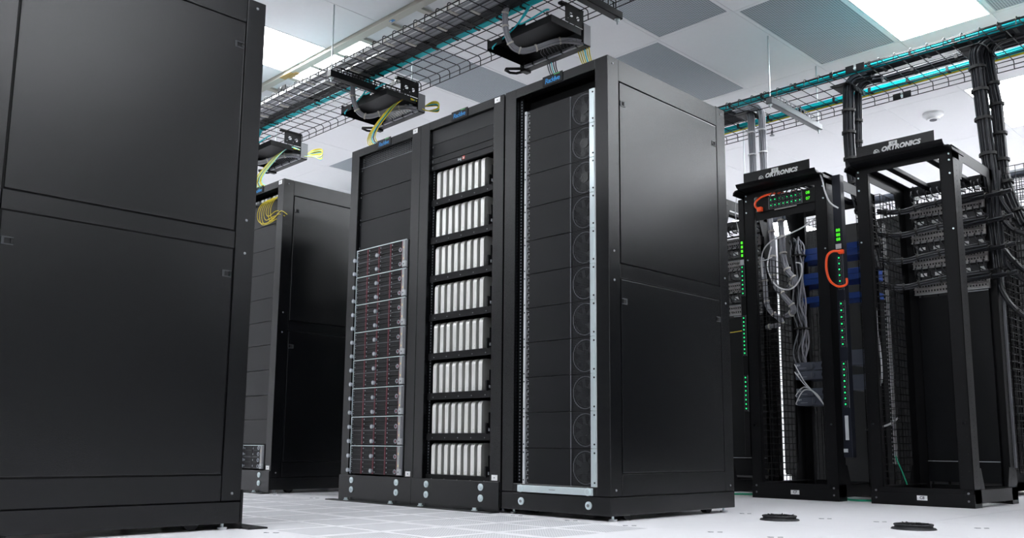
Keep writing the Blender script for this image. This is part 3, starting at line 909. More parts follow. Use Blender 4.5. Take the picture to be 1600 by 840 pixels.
bundle('cable_bundle', 'thick black cable bundle hanging from the right tray between the two open racks', [(-2.38, 5.76, 2.785), (-2.49, 5.755, 2.79), (-2.545, 5.75, 2.73), (-2.553, 5.75, 2.60), (-2.560, 5.75, 2.45), (-2.557, 5.75, 2.226), (-2.53, 5.74, 2.0), (-2.46, 5.72, 1.75), (-2.40, 5.70, 1.45)],
       22, 0.0072, 0.042, M['bcable'], [0.4, 0.52, 0.62, 0.72, 0.82, 0.93], M['btie'], seed=3, tw=0.018)
bundle('cable_bundle', 'thinner black cable bundle beside the thick one between the two open racks', [(-2.36, 5.86, 2.785), (-2.47, 5.855, 2.79), (-2.525, 5.85, 2.73), (-2.534, 5.85, 2.58), (-2.542, 5.85, 2.42), (-2.545, 5.84, 2.22), (-2.50, 5.80, 2.0), (-2.43, 5.76, 1.75), (-2.37, 5.74, 1.45)],
       12, 0.0072, 0.030, M['bcable'], [0.42, 0.53, 0.63, 0.75, 0.88], M['btie'], seed=4, tw=0.018)
bundle('cable_bundle', 'thick black cable bundle hanging from the right tray over the far right rack', [(-1.55, 5.73, 2.80), (-1.66, 5.725, 2.79), (-1.722, 5.72, 2.72), (-1.722, 5.72, 2.60), (-1.713, 5.72, 2.40), (-1.702, 5.72, 2.15), (-1.684, 5.72, 1.83), (-1.68, 5.70, 1.65), (-1.66, 5.68, 1.35)],
       22, 0.0078, 0.045, M['bcable'], [0.36, 0.46, 0.56, 0.66, 0.76, 0.88], M['btie'], seed=5, tw=0.018)
bundle('cable_bundle', 'second black cable bundle of the right hand drop, on its right side', [(-1.52, 5.80, 2.80), (-1.62, 5.795, 2.79), (-1.672, 5.79, 2.72), (-1.665, 5.79, 2.55), (-1.648, 5.79, 2.38), (-1.642, 5.79, 2.15), (-1.635, 5.78, 1.95), (-1.60, 5.76, 1.78), (-1.54, 5.74, 1.60)],
       16, 0.0078, 0.038, M['bcable'], [0.40, 0.5, 0.6, 0.7, 0.8, 0.93], M['btie'], seed=6, tw=0.018)
for i, (xx, lab) in enumerate(((-3.295, 'pale grey cable bundle dropping behind the large middle rack, left one'), (-3.208, 'pale grey cable bundle dropping behind the large middle rack, right one'))):
    bundle('cable_bundle', lab, [(xx-0.16, 5.78, 2.79), (xx-0.05, 5.765, 2.79), (xx-0.004, 5.75, 2.73), (xx, 5.75, 2.6), (xx+0.004, 5.75, 2.35), (xx+0.01, 5.75, 2.0), (xx+0.05, 5.74, 1.75)],
           14, 0.0068, 0.030, [M['gcable'], M['wcable'], M['gcable']], [0.5, 0.62, 0.74, 0.88], M['wcable'], seed=7+i, tw=0.010)
for i, (x, ya, za, x2, y2, z2) in enumerate(((-1.65, 5.72, 1.80, -1.46, 5.80, 1.55), (-1.66, 5.71, 1.72, -1.47, 5.77, 1.50), (-1.67, 5.69, 1.55, -1.46, 5.77, 1.28),
                                          (-1.67, 5.69, 1.48, -1.47, 5.75, 1.22), (-1.67, 5.68, 1.25, -1.48, 5.74, 1.0))):
    bundle('cable_bundle', 'curved black branch bending right from the right hand cable drop, %s from the top' % NTH[i],
           [(x, ya, za+0.15), (x, ya, za), (x+0.05, ya, za-0.12), (x+0.12, (ya+y2)/2, z2+0.05), (x2, y2, z2)], 6, 0.0068, 0.018, M['bcable'], [0.6, 0.95], M['btie'], seed=i, group='right drop branches')

# ---- patch boxes under the left tray
def patch_box(label, x, loops=True):
    """x = right end of the 19 inch panel; hangs below the left tray"""
    t = thing('patch_box', label, 'patch panel', (x, 3.70, 2.70), 0, 'patch boxes under the left tray')
    r = M['rack2']
    # hanging plate with two round holes, in the YZ plane
    holes = [(-0.105, 0.005), (-0.045, 0.002)]
    b = bmesh.new()
    cell = 14
    y0, y1, z0, z1 = -0.155, 0.0, -0.045, 0.062
    # build the plate as a grid and drop the cells inside the holes
    ny, nz = 28, 20
    pv = MB()
    for i in range(ny):
        for j in range(nz):
            a0, a1 = y0+(y1-y0)*i/ny, y0+(y1-y0)*(i+1)/ny
            c0_, c1_ = z0+(z1-z0)*j/nz, z0+(z1-z0)*(j+1)/nz
            cy, cz = (a0+a1)/2, (c0_+c1_)/2
            if any((cy-hy)**2+(cz-hz)**2 < 0.0145**2 for hy, hz in holes): continue
            if (cy+0.075)**2+(cz+0.02)**2 < 0.0035**2 or (cy+0.13)**2+(cz+0.02)**2 < 0.003**2: continue
            pv.poly([(0, a0, c0_), (0, a1, c0_), (0, a1, c1_), (0, a0, c1_)], [(0, 1, 2, 3)], r)
    b.free()
    me = pv.mesh('hanger_plate')
    bm = bmesh.new(); bm.from_mesh(me)
    bmesh.ops.remove_doubles(bm, verts=bm.verts, dist=0.0005)
    bmesh.ops.solidify(bm, geom=bm.faces[:], thickness=0.0025)
    bm.to_mesh(me); bm.free()
    link('hanger_plate', me, t)
    MB().box(-0.03, 0.003, y0, y1, 0.058, 0.064, r).box(-0.03, 0.0, y0-0.03, y0, 0.050, 0.064, r).build('hanger_hook', t, bevel=0.001)
    # shelf: shallow box open below
    s = MB()
    s.box(-0.48, 0.0, -0.27, -0.005, -0.055, -0.050, r)
    s.box(-0.003, 0.0, -0.27, -0.02, -0.092, -0.050, r)
    s.box(-0.41, 0.0, -0.272, -0.268, -0.092, -0.050, r)
    s.box(-0.48, -0.36, -0.30, -0.296, -0.11, -0.070, r)
    s.box(-0.48, -0.36, -0.30, -0.26, -0.073, -0.069, r)
    s.box(-0.483, -0.48, -0.30, -0.005, -0.12, -0.050, r)
    s.build('support_shelf', t, bevel=0.001)
    MB().box(-0.33, -0.22, -0.255, -0.245, -0.050, -0.012, r).build('tie_bar', t, bevel=0.002)
    # end brackets
    for xx in (0.0, -0.483):
        e = MB().box(xx, xx+0.003, -0.005, 0.058, -0.135, -0.008, r)
        e.build('end_bracket', t, bevel=0.001)
    e = MB().box(0.003, 0.006, -0.004, 0.056, -0.133, -0.012, M['mgrey']).build('end_cover', t, bevel=0.001)
    # patch panel facing away from the camera; its back carries the punch-down blocks
    p = MB().box(-0.48, 0.0, 0.052, 0.056, -0.135, -0.010, r).box(-0.48, 0.0, 0.012, 0.058, -0.138, -0.133, r)
    pp = p.build('panel', t, bevel=0.001)
    st = MB().box(-0.47, -0.01, -0.004, 0.012, -0.136, -0.120, M['gcable'])
    for i in range(46):
        st.box(-0.468+i*0.01, -0.4645+i*0.01, -0.006, -0.004, -0.134, -0.122, M['mgrey'])
    st.build('punch_down_strip', t)
    for i in range(4):
        MB().box(-0.40+i*0.115, -0.392+i*0.115, -0.008, 0.012, -0.1385, -0.118, r).build('strip_clip', t)
    # rear cable bar and the D ring at its left end
    MB().tube([(-0.49, 0.02, -0.13), (-0.52, 0.0, -0.125), (-0.585, -0.045, -0.12), (-0.60, -0.035, -0.12), (-0.60, 0.005, -0.125), (-0.57, 0.03, -0.13), (-0.50, 0.05, -0.13)],
              0.009, M['black'], 6).build('d_ring', t)
    MB().box(-0.51, -0.47, 0.0, 0.06, -0.15, -0.10, r).build('end_block', t, bevel=0.003)
    # fanned out grey wires
    fan = MB()
    for i in range(12):
        x1 = -0.30+i*0.024
        P = smooth_path([(-0.20+i*0.006, -0.12, -0.125), (x1+0.02, -0.06, -0.115), (x1, -0.02, -0.118), (x1, 0.006, -0.126)], 4)
        fan.tube(P, 0.0016, M['mgrey'], 4)
    fan.build('fanned_wire', t)
    return t
PX = [(-6.14, 'black patch box with a thick yellow cable loop, beside the big left rack'),
      (-4.655, 'black patch panel box under the left tray above the drive server rack'),
      (-3.165, 'large black patch panel box under the left tray above the middle of the rack row')]
for i, (x, lab) in enumerate(PX):
    patch_box(lab, x)
    nm = ['beside the big left rack', 'above the drive server rack', 'above the silver computers']
    bundle('cable_bundle', 'grey cable bundle with pale ties looping into the patch box %s' % nm[i],
           [(x-0.20, 3.30, 2.785), (x-0.26, 3.35, 2.79), (x-0.292, 3.36, 2.74), (x-0.294, 3.36, 2.69), (x-0.293, 3.37, 2.622), (x-0.288, 3.40, 2.562), (x-0.268, 3.43, 2.530), (x-0.235, 3.47, 2.525), (x-0.190, 3.53, 2.552), (x-0.12, 3.60, 2.588), (x-0.06, 3.66, 2.592), (x-0.02, 3.70, 2.58)],
           13, 0.0042, 0.019, M['gcable'], [0.19, 0.32, 0.45, 0.58, 0.71, 0.84], M['tie'], seed=i+20, tw=0.009, seg=4)
    cable('fibre_cable', 'teal fibre looping onto the shelf of the box %s' % nm[i],
          [(x-0.15, 3.43, 2.77), (x-0.20, 3.43, 2.72), (x-0.24, 3.42, 2.68), (x-0.22, 3.42, 2.665), (x-0.14, 3.42, 2.67), (x-0.05, 3.43, 2.688), (x-0.02, 3.43, 2.683)], 0.0055, M['teal'], group='teal loops at the patch boxes')
    cable('fibre_cable', 'teal fibre running down to the left end of the box %s' % nm[i],
          [(x-0.17, 3.43, 2.765), (x-0.26, 3.42, 2.67), (x-0.36, 3.41, 2.62), (x-0.43, 3.40, 2.59), (x-0.435, 3.40, 2.575)], 0.0045, M['teal'], group='teal runs at the patch boxes')

# fibre looms from the boxes to the rack tops
def loom(label, starts, m, r=0.003, group=None):
    base = Vector(starts[0][0])
    root = thing('cable_loom', label, 'cable loom', tuple(base), 0, group)
    for i, pts in enumerate(starts):
        mm = m[i % len(m)] if isinstance(m, (list, tuple)) else m
        MB().tube([p-base for p in smooth_path(pts, 6)], r, mm, 6).build('cord', root)
def drop_cords(x, n, tgt, rt, mats, lab, where, spread=0.012, loop=0.07):
    L = []
    for i in range(n):
        o = (i-(n-1)/2)*spread
        q = i*0.006
        L.append([(x-0.02, 3.74, 2.60+o*0.2), (x+0.03, 3.79, 2.645-q), (x+0.02+loop, 3.80, 2.63-q), (x+0.035+loop, 3.79, 2.585-q), (x+loop-0.02, 3.75, 2.565), (x+0.02, 3.72, 2.58)])
    loom('loop of thin yellow and green cords on the box '+where, L, mats, 0.0032, 'cord loops at the box ends')
    L = []
    for i in range(n):
        o = (i-(n-1)/2)*spread
        L.append([(x+0.01, 3.66+o*0.5, 2.625), (x-0.03+o*0.5, 3.60, 2.63), (x-0.08+o, 3.50, 2.52), (x-0.13+o*1.3, 3.42, 2.30), (tgt[0]+o*rt, tgt[1], tgt[2]+0.02)])
    loom(lab, L, mats, 0.0036, 'fibre looms')
drop_cords(-6.14, 9, (-5.20, 3.30, 1.97), 1.2, [M['yellow'], M['yellow'], M['tealpale'], M['yellow'], M['bcable'], M['tealpale']], 'thick loom of yellow and pale green cords falling to the rear left rack', 'beside the big left rack', 0.012, 0.12)
drop_cords(-4.655, 6, (-4.0, 3.25, 1.97), 2.4, [M['yellow'], M['yellow'], M['yellow'], M['teal'], M['bcable'], M['yellow']], 'loom of yellow, teal and black cords falling to the drive server rack', 'above the drive server rack', 0.014, 0.07)
loom('yellow cords falling from the biggest box onto the large middle rack', [
    [(-3.26+i*0.018, 3.75, 2.60), (-3.22+i*0.014, 3.74, 2.50), (-3.08+i*0.01, 3.66, 2.30), (-2.92+i*0.012, 3.5, 2.05), (-2.88+i*0.012, 3.4, 1.97)] for i in range(6)],
    [M['yellow'], M['yellow'], M['yellow'], M['teal'], M['yellow']], 0.003, 'fibre looms')
loom('dark cords falling from the biggest box behind the large middle rack badge', [
    [(-3.50+i*0.018, 3.75, 2.60), (-3.45+i*0.014, 3.73, 2.48), (-3.22+i*0.012, 3.6, 2.25), (-2.98+i*0.012, 3.3, 2.02), (-2.90+i*0.012, 3.1, 1.97)] for i in range(5)],
    [M['bcable'], M['bcable'], M['teal'], M['bcable']], 0.003, 'fibre looms')

# ================================================================== OPEN FRAME RACKS
FYF, FYB = 5.05, 5.75
def frame_rack(label, x0, x1, num, H=1.955, tray=True):
    cx = (x0+x1)/2; hw = (x1-x0)/2; D = FYB-FYF
    t = thing('open_frame_rack', label, 'open rack', (cx, FYF, 0), 0, 'open frame racks')
    r = M['rack2']
    for s in (-1, 1):
        for y, yy in ((0, 1), (D, -1)):
            p = MB()
            p.box(s*hw, s*(hw-0.072), y, y+yy*0.004, 0.0, H, r)          # face flange
            p.box(s*hw, s*(hw-0.004), y, y+yy*0.10, 0.0, H, r)           # side flange
            p.box(s*(hw-0.072), s*(hw-0.068), y, y+yy*0.03, 0.0, H, r)
            po = p.build('post', t, bevel=0.001)
            h = MB()
            z = 0.16
            while z < H-0.03:
                h.cyl((s*(hw-0.060), y-yy*0.0006, z), (s*(hw-0.060), y+yy*0.001, z), 0.0028, M['hollow'], 6)
                if int(z*100) % 9 < 2: h.cyl((s*(hw-0.02), y-yy*0.0006, z), (s*(hw-0.02), y+yy*0.001, z), 0.004, M['hollow'], 6)
                h.cyl((s*(hw+0.0006), y+yy*0.05, z), (s*(hw-0.001), y+yy*0.05, z), 0.003, M['hollow'], 6)
                z += 0.0296
            stuff(h.build('post_hole', po))
        # base bar and top bar front to back with gussets
        b = MB().box(s*hw, s*(hw-0.005), 0.0, D, 0.022, 0.095, r).box(s*hw, s*(hw-0.05), 0, D, 0.090, 0.095, r)
        b.build('side_base_bar', t, bevel=0.001)
        b = MB().box(s*hw, s*(hw-0.005), 0.0, D, H-0.068, H, r).box(s*hw, s*(hw-0.045), 0, D, H-0.004, H, r)
        b.build('side_top_bar', t, bevel=0.001)
        for zz, sg in ((H-0.066, -1), (0.095, 1)):
            for y, yy in ((0.10, 1), (D-0.10, -1)):
                g = MB().extrude([(y, zz), (y+yy*0.06, zz), (y+yy*0.018, zz+sg*0.11), (y, zz+sg*0.11)], 'x', s*hw, s*(hw-0.004), r)
                g.build('gusset', t)
        # inner ladder bars across the top
        MB().box(s*hw*0.42-0.02, s*hw*0.42+0.02, 0.04, D+0.02, H-0.035, H-0.010, r).build('top_beam', t, bevel=0.002)
    for y, yy in ((0, 1), (D, -1)):
        bb = MB().box(-hw, hw, y-yy*0.004, y+yy*0.006, 0.0, 0.068, r).box(-hw, hw, y, y+yy*0.09, 0.0, 0.004, r).box(-hw+0.05, hw-0.05, y-yy*0.003, y+yy*0.006, 0.064, 0.095, r)
        bb.build('base_bar', t, bevel=0.001)
        MB().box(-hw+0.07, hw-0.07, y, y+yy*0.006, H-0.065, H, r).build('top_bar', t, bevel=0.001)
    for s in (-1, 1):
        for z in (0.035, 0.075, 0.44, 0.44):
            MB().cyl((s*(hw-0.03), 0, z), (s*(hw-0.03), -0.005, z), 0.006, M['bolt' if z > 0.2 else 'dull'], 8).build('bolt', t)
        for z in (H-0.02, H-0.05, H-0.085, H-0.16, H-0.47):
            MB().cyl((s*(hw-0.018), 0, z), (s*(hw-0.018), -0.006, z), 0.005, M['bolt'], 8).build('bolt', t)
    lb = MB().box(-0.030, 0.024, -0.0015, 0, 0.030, 0.055, M['white']).build('paper_label', t, (0.01, -0.0045, 0))
    link('lettering', text_mesh(num, 0.021, M['ink'], 0.0003, 0, 0.0006), lb, (-0.003, -0.0022, 0.043))
    if tray:
        # curved cable trough over the front with the maker's sign
        tr = MB()
        pr = [(-0.115, H+0.005), (-0.105, H-0.012), (-0.085, H-0.022), (0.0, H-0.026), (0.10, H-0.026), (0.10, H-0.021), (0.0, H-0.021), (-0.084, H-0.017), (-0.101, H-0.008), (-0.110, H+0.006)]
        tr.extrude(pr, 'x', -hw+0.01, hw-0.01, r)
        for s in (-1, 1):
            pe = [(s*(hw-0.012), H-0.021), (s*(hw+0.012), H-0.024), (s*(hw+0.026), H-0.036), (s*(hw+0.03), H-0.055), (s*(hw+0.024), H-0.056), (s*(hw+0.018), H-0.042), (s*(hw+0.005), H-0.031), (s*(hw-0.012), H-0.028)]
            tr.extrude(pe, 'y', -0.085, 0.09, r)
        tr.build('cable_trough', t)
        sg = MB().box(-hw+0.035, hw-0.070, -0.055, -0.052, H-0.015, H+0.085, M['rack']).build('sign_plate', t, bevel=0.001)
        link('lettering', text_mesh('ORTRONICS', 0.037, M['white'], 0.0005, 0.25, 0.0021, 1.05), sg, (0.018, -0.0560, H+0.038))
        lx = -0.118
        ring = [(lx+0.015*math.cos(a), -0.0560, H+0.030+0.015*math.sin(a)) for a in [2*PI*i/18 for i in range(18)]]
        lg = MB().tube(ring, 0.0024, M['white'], 4, True)
        lg.obox((lx, -0.0560, H+0.030), (0.011, 0, 0.009), (0.001, 0, -0.0022), (0, 0.0006, 0), M['white'])
        lg.obox((lx+0.002, -0.0560, H+0.030), (0.009, 0, -0.009), (0.0015, 0, 0.0015), (0, 0.0006, 0), M['white'])
        lg.obox((lx-0.006, -0.0560, H+0.030), (0.006, 0, 0.001), (0, 0, 0.002), (0, 0.0006, 0), M['white'])
        lg.build('emblem', sg)
        pl = MB().box(-0.044, 0.002, -0.0580, -0.0570, H+0.048, H+0.075, M['white']).build('paper_label', t)
        link('lettering', text_mesh(num, 0.019, M['mgrey'], 0.0003, 0, 0.0004), pl, (-0.021, -0.0586, H+0.062))
    return t
c7 = frame_rack('black open frame rack with green lit power units and maker sign, left one', -2.965, -2.408, 'C7')
c8 = frame_rack('empty fronted black open frame rack at far right with maker sign', -2.222, -1.677, 'C8')
c6 = frame_rack('black open frame rack mostly hidden behind the large middle rack', -3.715, -3.165, 'C6')
# closing panel under the trough of rack C7
MB().box(-0.2, 0.225, 0.012, 0.016, 1.735, 1.79, M['rack2']).build('blank_panel', c7)

# ---- horizontal power unit with green leds, in C7
def digits(parent, txt, loc, size=0.026):
    link('green_digits', text_mesh(txt, size, M['leddig'], 0.0004, 0, 0.0), parent, loc)
t = thing('power_strip', 'horizontal power unit with green lights and 08 and 07 displays under the trough', 'power strip', (-2.66, 5.052, 1.787), 0)
MB().box(-0.215, 0.19, 0.0, 0.10, 0, 0.088, M['black']).build('housing', t, bevel=0.001)
MB().box(-0.130, 0.098, -0.003, 0, 0.004, 0.006, M['mgrey']).box(-0.130, -0.127, -0.003, 0, 0.004, 0.082, M['mgrey']).box(0.096, 0.098, -0.003, 0, 0.004, 0.082, M['mgrey']).build('outlet_frame', t)
for i in range(8):
    for j in range(2):
        x = -0.112+i*0.028; z = 0.026+j*0.036
        o = MB().box(x-0.009, x+0.009, -0.004, 0, z-0.012, z+0.012, M['mgrey']).box(x-0.0075, x+0.0075, -0.005, -0.0035, z-0.0105, z+0.0105, M['hollow']).build('outlet', t)
        MB().box(x-0.0035, x+0.0035, -0.0065, -0.005, z-0.004, z+0.003, M['led']).build('green_light', o)
digits(t, '08', (0.135, -0.002, 0.062)); digits(t, '07', (0.135, -0.002, 0.026))
MB().box(-0.09, 0.06, -0.004, 0.0, -0.008, -0.002, M['patch']).build('cable_ledge', t)
for i in range(6):
    x = -2.75+i*0.035
    cable('power_cable', 'black power cord arching out of the horizontal power unit, %s from its left' % NTH[i],
          [(x, 5.045, 1.845), (x-0.01, 5.02, 1.862), (x+0.02, 5.03, 1.895), (x+0.07, 5.08, 1.915), (x+0.12, 5.16, 1.90)], 0.0038, M['bcable'], group='cords of the horizontal power unit')
for i, x in enumerate((-2.735, -2.690, -2.64)):
    o = MB().box(-0.011, 0.011, -0.008, 0.008, -0.006, 0.006, M['pink']).build('power_plug', None, (x, 5.10, 1.887))
    tag(o, 'small pink plug on top of the horizontal power unit, %s from its left' % NTH[i], 'plug', 'pink plugs')
cable('power_cable', 'thick orange cord arching from the left end of the horizontal power unit', [(-2.845, 5.03, 1.800), (-2.862, 5.02, 1.812), (-2.866, 5.02, 1.84), (-2.835, 5.025, 1.868), (-2.78, 5.04, 1.885), (-2.70, 5.08, 1.892)], 0.0075, M['orange'])
o = MB().box(-0.015, 0.018, -0.012, 0.012, -0.015, 0.014, M['orange']).build('power_plug', None, (-2.842, 5.03, 1.797), bevel=0.003)
tag(o, 'orange plug at the left end of the horizontal power unit', 'plug')
cable('power_cable', 'thick orange cord looping down beside the vertical power strip right of rack C7', [(-2.335, 5.055, 1.452), (-2.37, 5.03, 1.456), (-2.402, 5.02, 1.43), (-2.412, 5.02, 1.36), (-2.395, 5.02, 1.285), (-2.355, 5.02, 1.245), (-2.318, 5.02, 1.238), (-2.296, 5.03, 1.252), (-2.302, 5.045, 1.285)], 0.0075, M['orange'])
o = MB().box(-0.015, 0.015, -0.012, 0.012, -0.012, 0.012, M['orange']).build('power_plug', None, (-2.335, 5.06, 1.452), bevel=0.003)
tag(o, 'orange plug in the vertical power strip right of rack C7', 'plug')

def pdu(label, x, y, z0, z1, groups, w=0.052):
    t = thing('power_strip', label, 'power strip', (x, y, z0), 0, 'vertical power strips')
    MB().box(-w/2, w/2, 0, 0.05, 0, z1-z0, M['pdu' if x > -2.5 else 'black']).build('housing', t, bevel=0.002)
    for g, (ga, gb, n) in enumerate(groups):
        MB().box(w/2-0.006, w/2-0.004, -0.002, 0, ga-z0-0.02, gb-z0+0.02, M['mgrey']).build('outlet_frame', t)
        for i in range(n):
            z = ga+(gb-ga)*i/(n-1)-z0
            o = MB().box(-0.012, 0.012, -0.003, 0, z-0.015, z+0.015, M['mgrey']).box(-0.010, 0.0105, -0.004, -0.0025, z-0.0135, z+0.0135, M['hollow']).build('outlet', t)
            MB().box(-0.0045, 0.003, -0.006, -0.004, z-0.004, z+0.005, M['led']).build('green_light', o)
    return t
p1 = pdu('vertical power strip with green digits and lights right of rack C7', -2.355, 5.075, 0.25, 1.93, ((1.245, 1.420, 6), (0.905, 1.145, 7), (0.555, 0.79, 8)))
for i, z in enumerate((1.588, 1.560, 1.532)): digits(p1, '88', (0.0, -0.002, z-0.25), 0.026)
MB().box(-0.018, 0.016, -0.003, 0, 1.225, 1.255, M['lgrey']).build('paper_label', p1)
p2 = pdu('vertical power strip with green lights at the left edge of rack C7', -3.003, 5.075, 0.25, 1.90, ((1.28, 1.45, 7), (0.895, 1.12, 10), (0.545, 0.74, 8)), 0.04)
for i in range(4): MB().box(-0.006, 0.006, -0.003, 0, 1.27+i*0.028, 1.286+i*0.028, M['leddig']).build('green_digits', p2)
MB().box(-0.014, 0.012, -0.004, 0, 1.215, 1.25, M['lgrey']).build('paper_label', p2)

# ---- modules mounted on the rear posts of C7
def module(label, x0, x1, y, z0, z1, m, grp, knob=False, txt=True, depth=0.2):
    t = thing('rack_module', label, 'rack module', ((x0+x1)/2, y, z0), 0, grp)
    hw = (x1-x0)/2; h = z1-z0
    MB().box(-hw, hw, 0, depth, 0, h, m).build('housing', t, bevel=0.002)
    if txt:
        MB().box(-hw+0.010, -hw+0.026, -0.0015, 0, h*0.55, h*0.78, M['lgrey']).build('printed_mark', t)
        MB().box(-hw+0.030, -hw+0.036, -0.0015, 0, h*0.60, h*0.78, M['lgrey']).build('printed_mark', t)
    if knob:
        for xx in (0.01, 0.10):
            MB().cyl((xx, 0, h*0.5), (xx, -0.012, h*0.5), 0.020, M['black' if xx > 0.05 else 'slate'], 16).box(xx-0.002, xx+0.002, -0.014, -0.011, h*0.5-0.017, h*0.5+0.017, M['mgrey']).build('dial', t)
        MB().box(-hw+0.03, -0.03, -0.0015, 0, h*0.3, h*0.34, M['lgrey']).build('printed_mark', t)
    return t
for i, (a, b) in enumerate(((1.567, 1.652), (1.487, 1.565), (1.402, 1.482), (1.325, 1.400), (1.240, 1.318))):
    if i == 2: a, b = 1.405, 1.480
    zz = [(1.6105, 1.652), (1.567, 1.6090), (1.4415, 1.480), (1.402, 1.4400), (1.277, 1.318)][i]
    module('dark blue module on the rear of rack C7, %s from the top' % NTH[i], -2.962, -2.445, 5.70, zz[0], zz[1], M['bluebox'], 'blue modules behind rack C7')
for i, zz in enumerate(((0.812, 0.868), (0.752, 0.810), (0.640, 0.694), (0.582, 0.638))):
    module('slate grey module with dials low on the rear of rack C7, %s from the top' % NTH[i], -2.95, -2.73, 5.62, zz[0], zz[1], M['slate'], 'slate modules behind rack C7', True)
for i, zz in enumerate(((0.80, 0.90), (0.64, 0.74))):
    module('slate grey box between the open racks, %s one' % ('upper' if i == 0 else 'lower'), -2.565, -2.455, 5.62, zz[0]+.03, zz[1]+.03, M['slate'], 'slate boxes between the racks', False, False)
for k in range(4):
    cable('network_cable', 'thin white cord crossing down from the slate modules, %s of four' % NTH[k],
          [(-2.935, 5.60, 0.84-0.05*k-(0.10 if k > 1 else 0)), (-2.93, 5.58, 0.85-0.05*k-(0.10 if k > 1 else 0)), (-2.86, 5.56, 0.74-0.02*k), (-2.78+0.004*k, 5.55, 0.65), (-2.70, 5.55, 0.555-0.006*k), (-2.66, 5.56, 0.51)], 0.0035, M['wcable'], group='white cords at the slate modules')
# grey cable snakes inside C7
bundle('cable_bundle', 'grey cables with pale ties winding down inside the left of rack C7', [(-3.02, 5.62, 1.92), (-3.0, 5.60, 1.78), (-2.985, 5.58, 1.62), (-2.95, 5.56, 1.50), (-2.90, 5.56, 1.42), (-2.95, 5.58, 1.38)], 10, 0.006, 0.024, M['gcable'], [0.1, 0.25, 0.4, 0.6, 0.75, 0.9], M['tie'], seed=31, tw=0.010)
bundle('cable_bundle', 'second grey cable run with pale ties inside the left of rack C7', [(-3.09, 5.60, 1.90), (-3.06, 5.58, 1.70), (-3.05, 5.55, 1.52), (-3.03, 5.54, 1.40), (-2.96, 5.55, 1.30), (-2.92, 5.58, 1.22), (-3.0, 5.6, 1.19)], 10, 0.006, 0.022, M['gcable'], [0.1, 0.25, 0.4, 0.6, 0.75, 0.9], M['tie'], seed=32, tw=0.010)
bundle('cable_bundle', 'lowest grey cable run with pale ties beside rack C7', [(-3.13, 5.55, 1.60), (-3.10, 5.53, 1.42), (-3.09, 5.52, 1.30), (-3.06, 5.52, 1.22), (-3.00, 5.54, 1.16), (-3.02, 5.56, 1.13), (-3.12, 5.56, 1.12)], 9, 0.0055, 0.019, M['gcable'], [0.15, 0.35, 0.55, 0.75, 0.95], M['tie'], seed=33, tw=0.010)
bundle('cable_bundle', 'dark cable mass hanging behind the wire mesh inside rack C7', [(-2.95, 5.68, 1.72), (-2.92, 5.66, 1.60), (-2.93, 5.66, 1.3), (-2.91, 5.66, 1.1), (-2.93, 5.66, 0.9), (-2.90, 5.66, 0.78)], 16, 0.0055, 0.05, [M['gcable'], M['mgrey'], M['bcable']], [0.2, 0.6], M['btie'], seed=34, tw=0.010, jitter=2.0)
cable('network_cable', 'thin white cable sweeping in a big curve across rack C7', [(-2.99, 5.30, 1.42), (-2.93, 5.20, 1.55), (-2.82, 5.12, 1.60), (-2.70, 5.10, 1.62), (-2.58, 5.10, 1.655), (-2.48, 5.12, 1.72)], 0.0045, M['wcable'])
cable('network_cable', 'pale grey cable hanging in a U inside rack C7', [(-3.03, 5.5, 1.66), (-3.04, 5.46, 1.52), (-2.99, 5.44, 1.40), (-2.92, 5.44, 1.345), (-2.85, 5.45, 1.35), (-2.80, 5.46, 1.42), (-2.80, 5.47, 1.50), (-2.84, 5.48, 1.52)], 0.005, M['wcable'])
cable('network_cable', 'white cable falling over the trough end and down the right post of rack C7', [(-2.47, 5.02, 1.975), (-2.43, 5.00, 1.955), (-2.405, 5.0, 1.90), (-2.39, 5.0, 1.82), (-2.37, 5.02, 1.75), (-2.335, 5.05, 1.715)], 0.0048, M['wcable'])
cable('network_cable', 'thin white thread like cord hanging left of rack C7', [(-3.0, 5.03, 1.93), (-3.06, 5.10, 1.83), (-3.09, 5.2, 1.70), (-3.12, 5.35, 1.62), (-3.10, 5.4, 1.56), (-3.03, 5.4, 1.55), (-2.98, 5.42, 1.57)], 0.0028, M['wcable'])

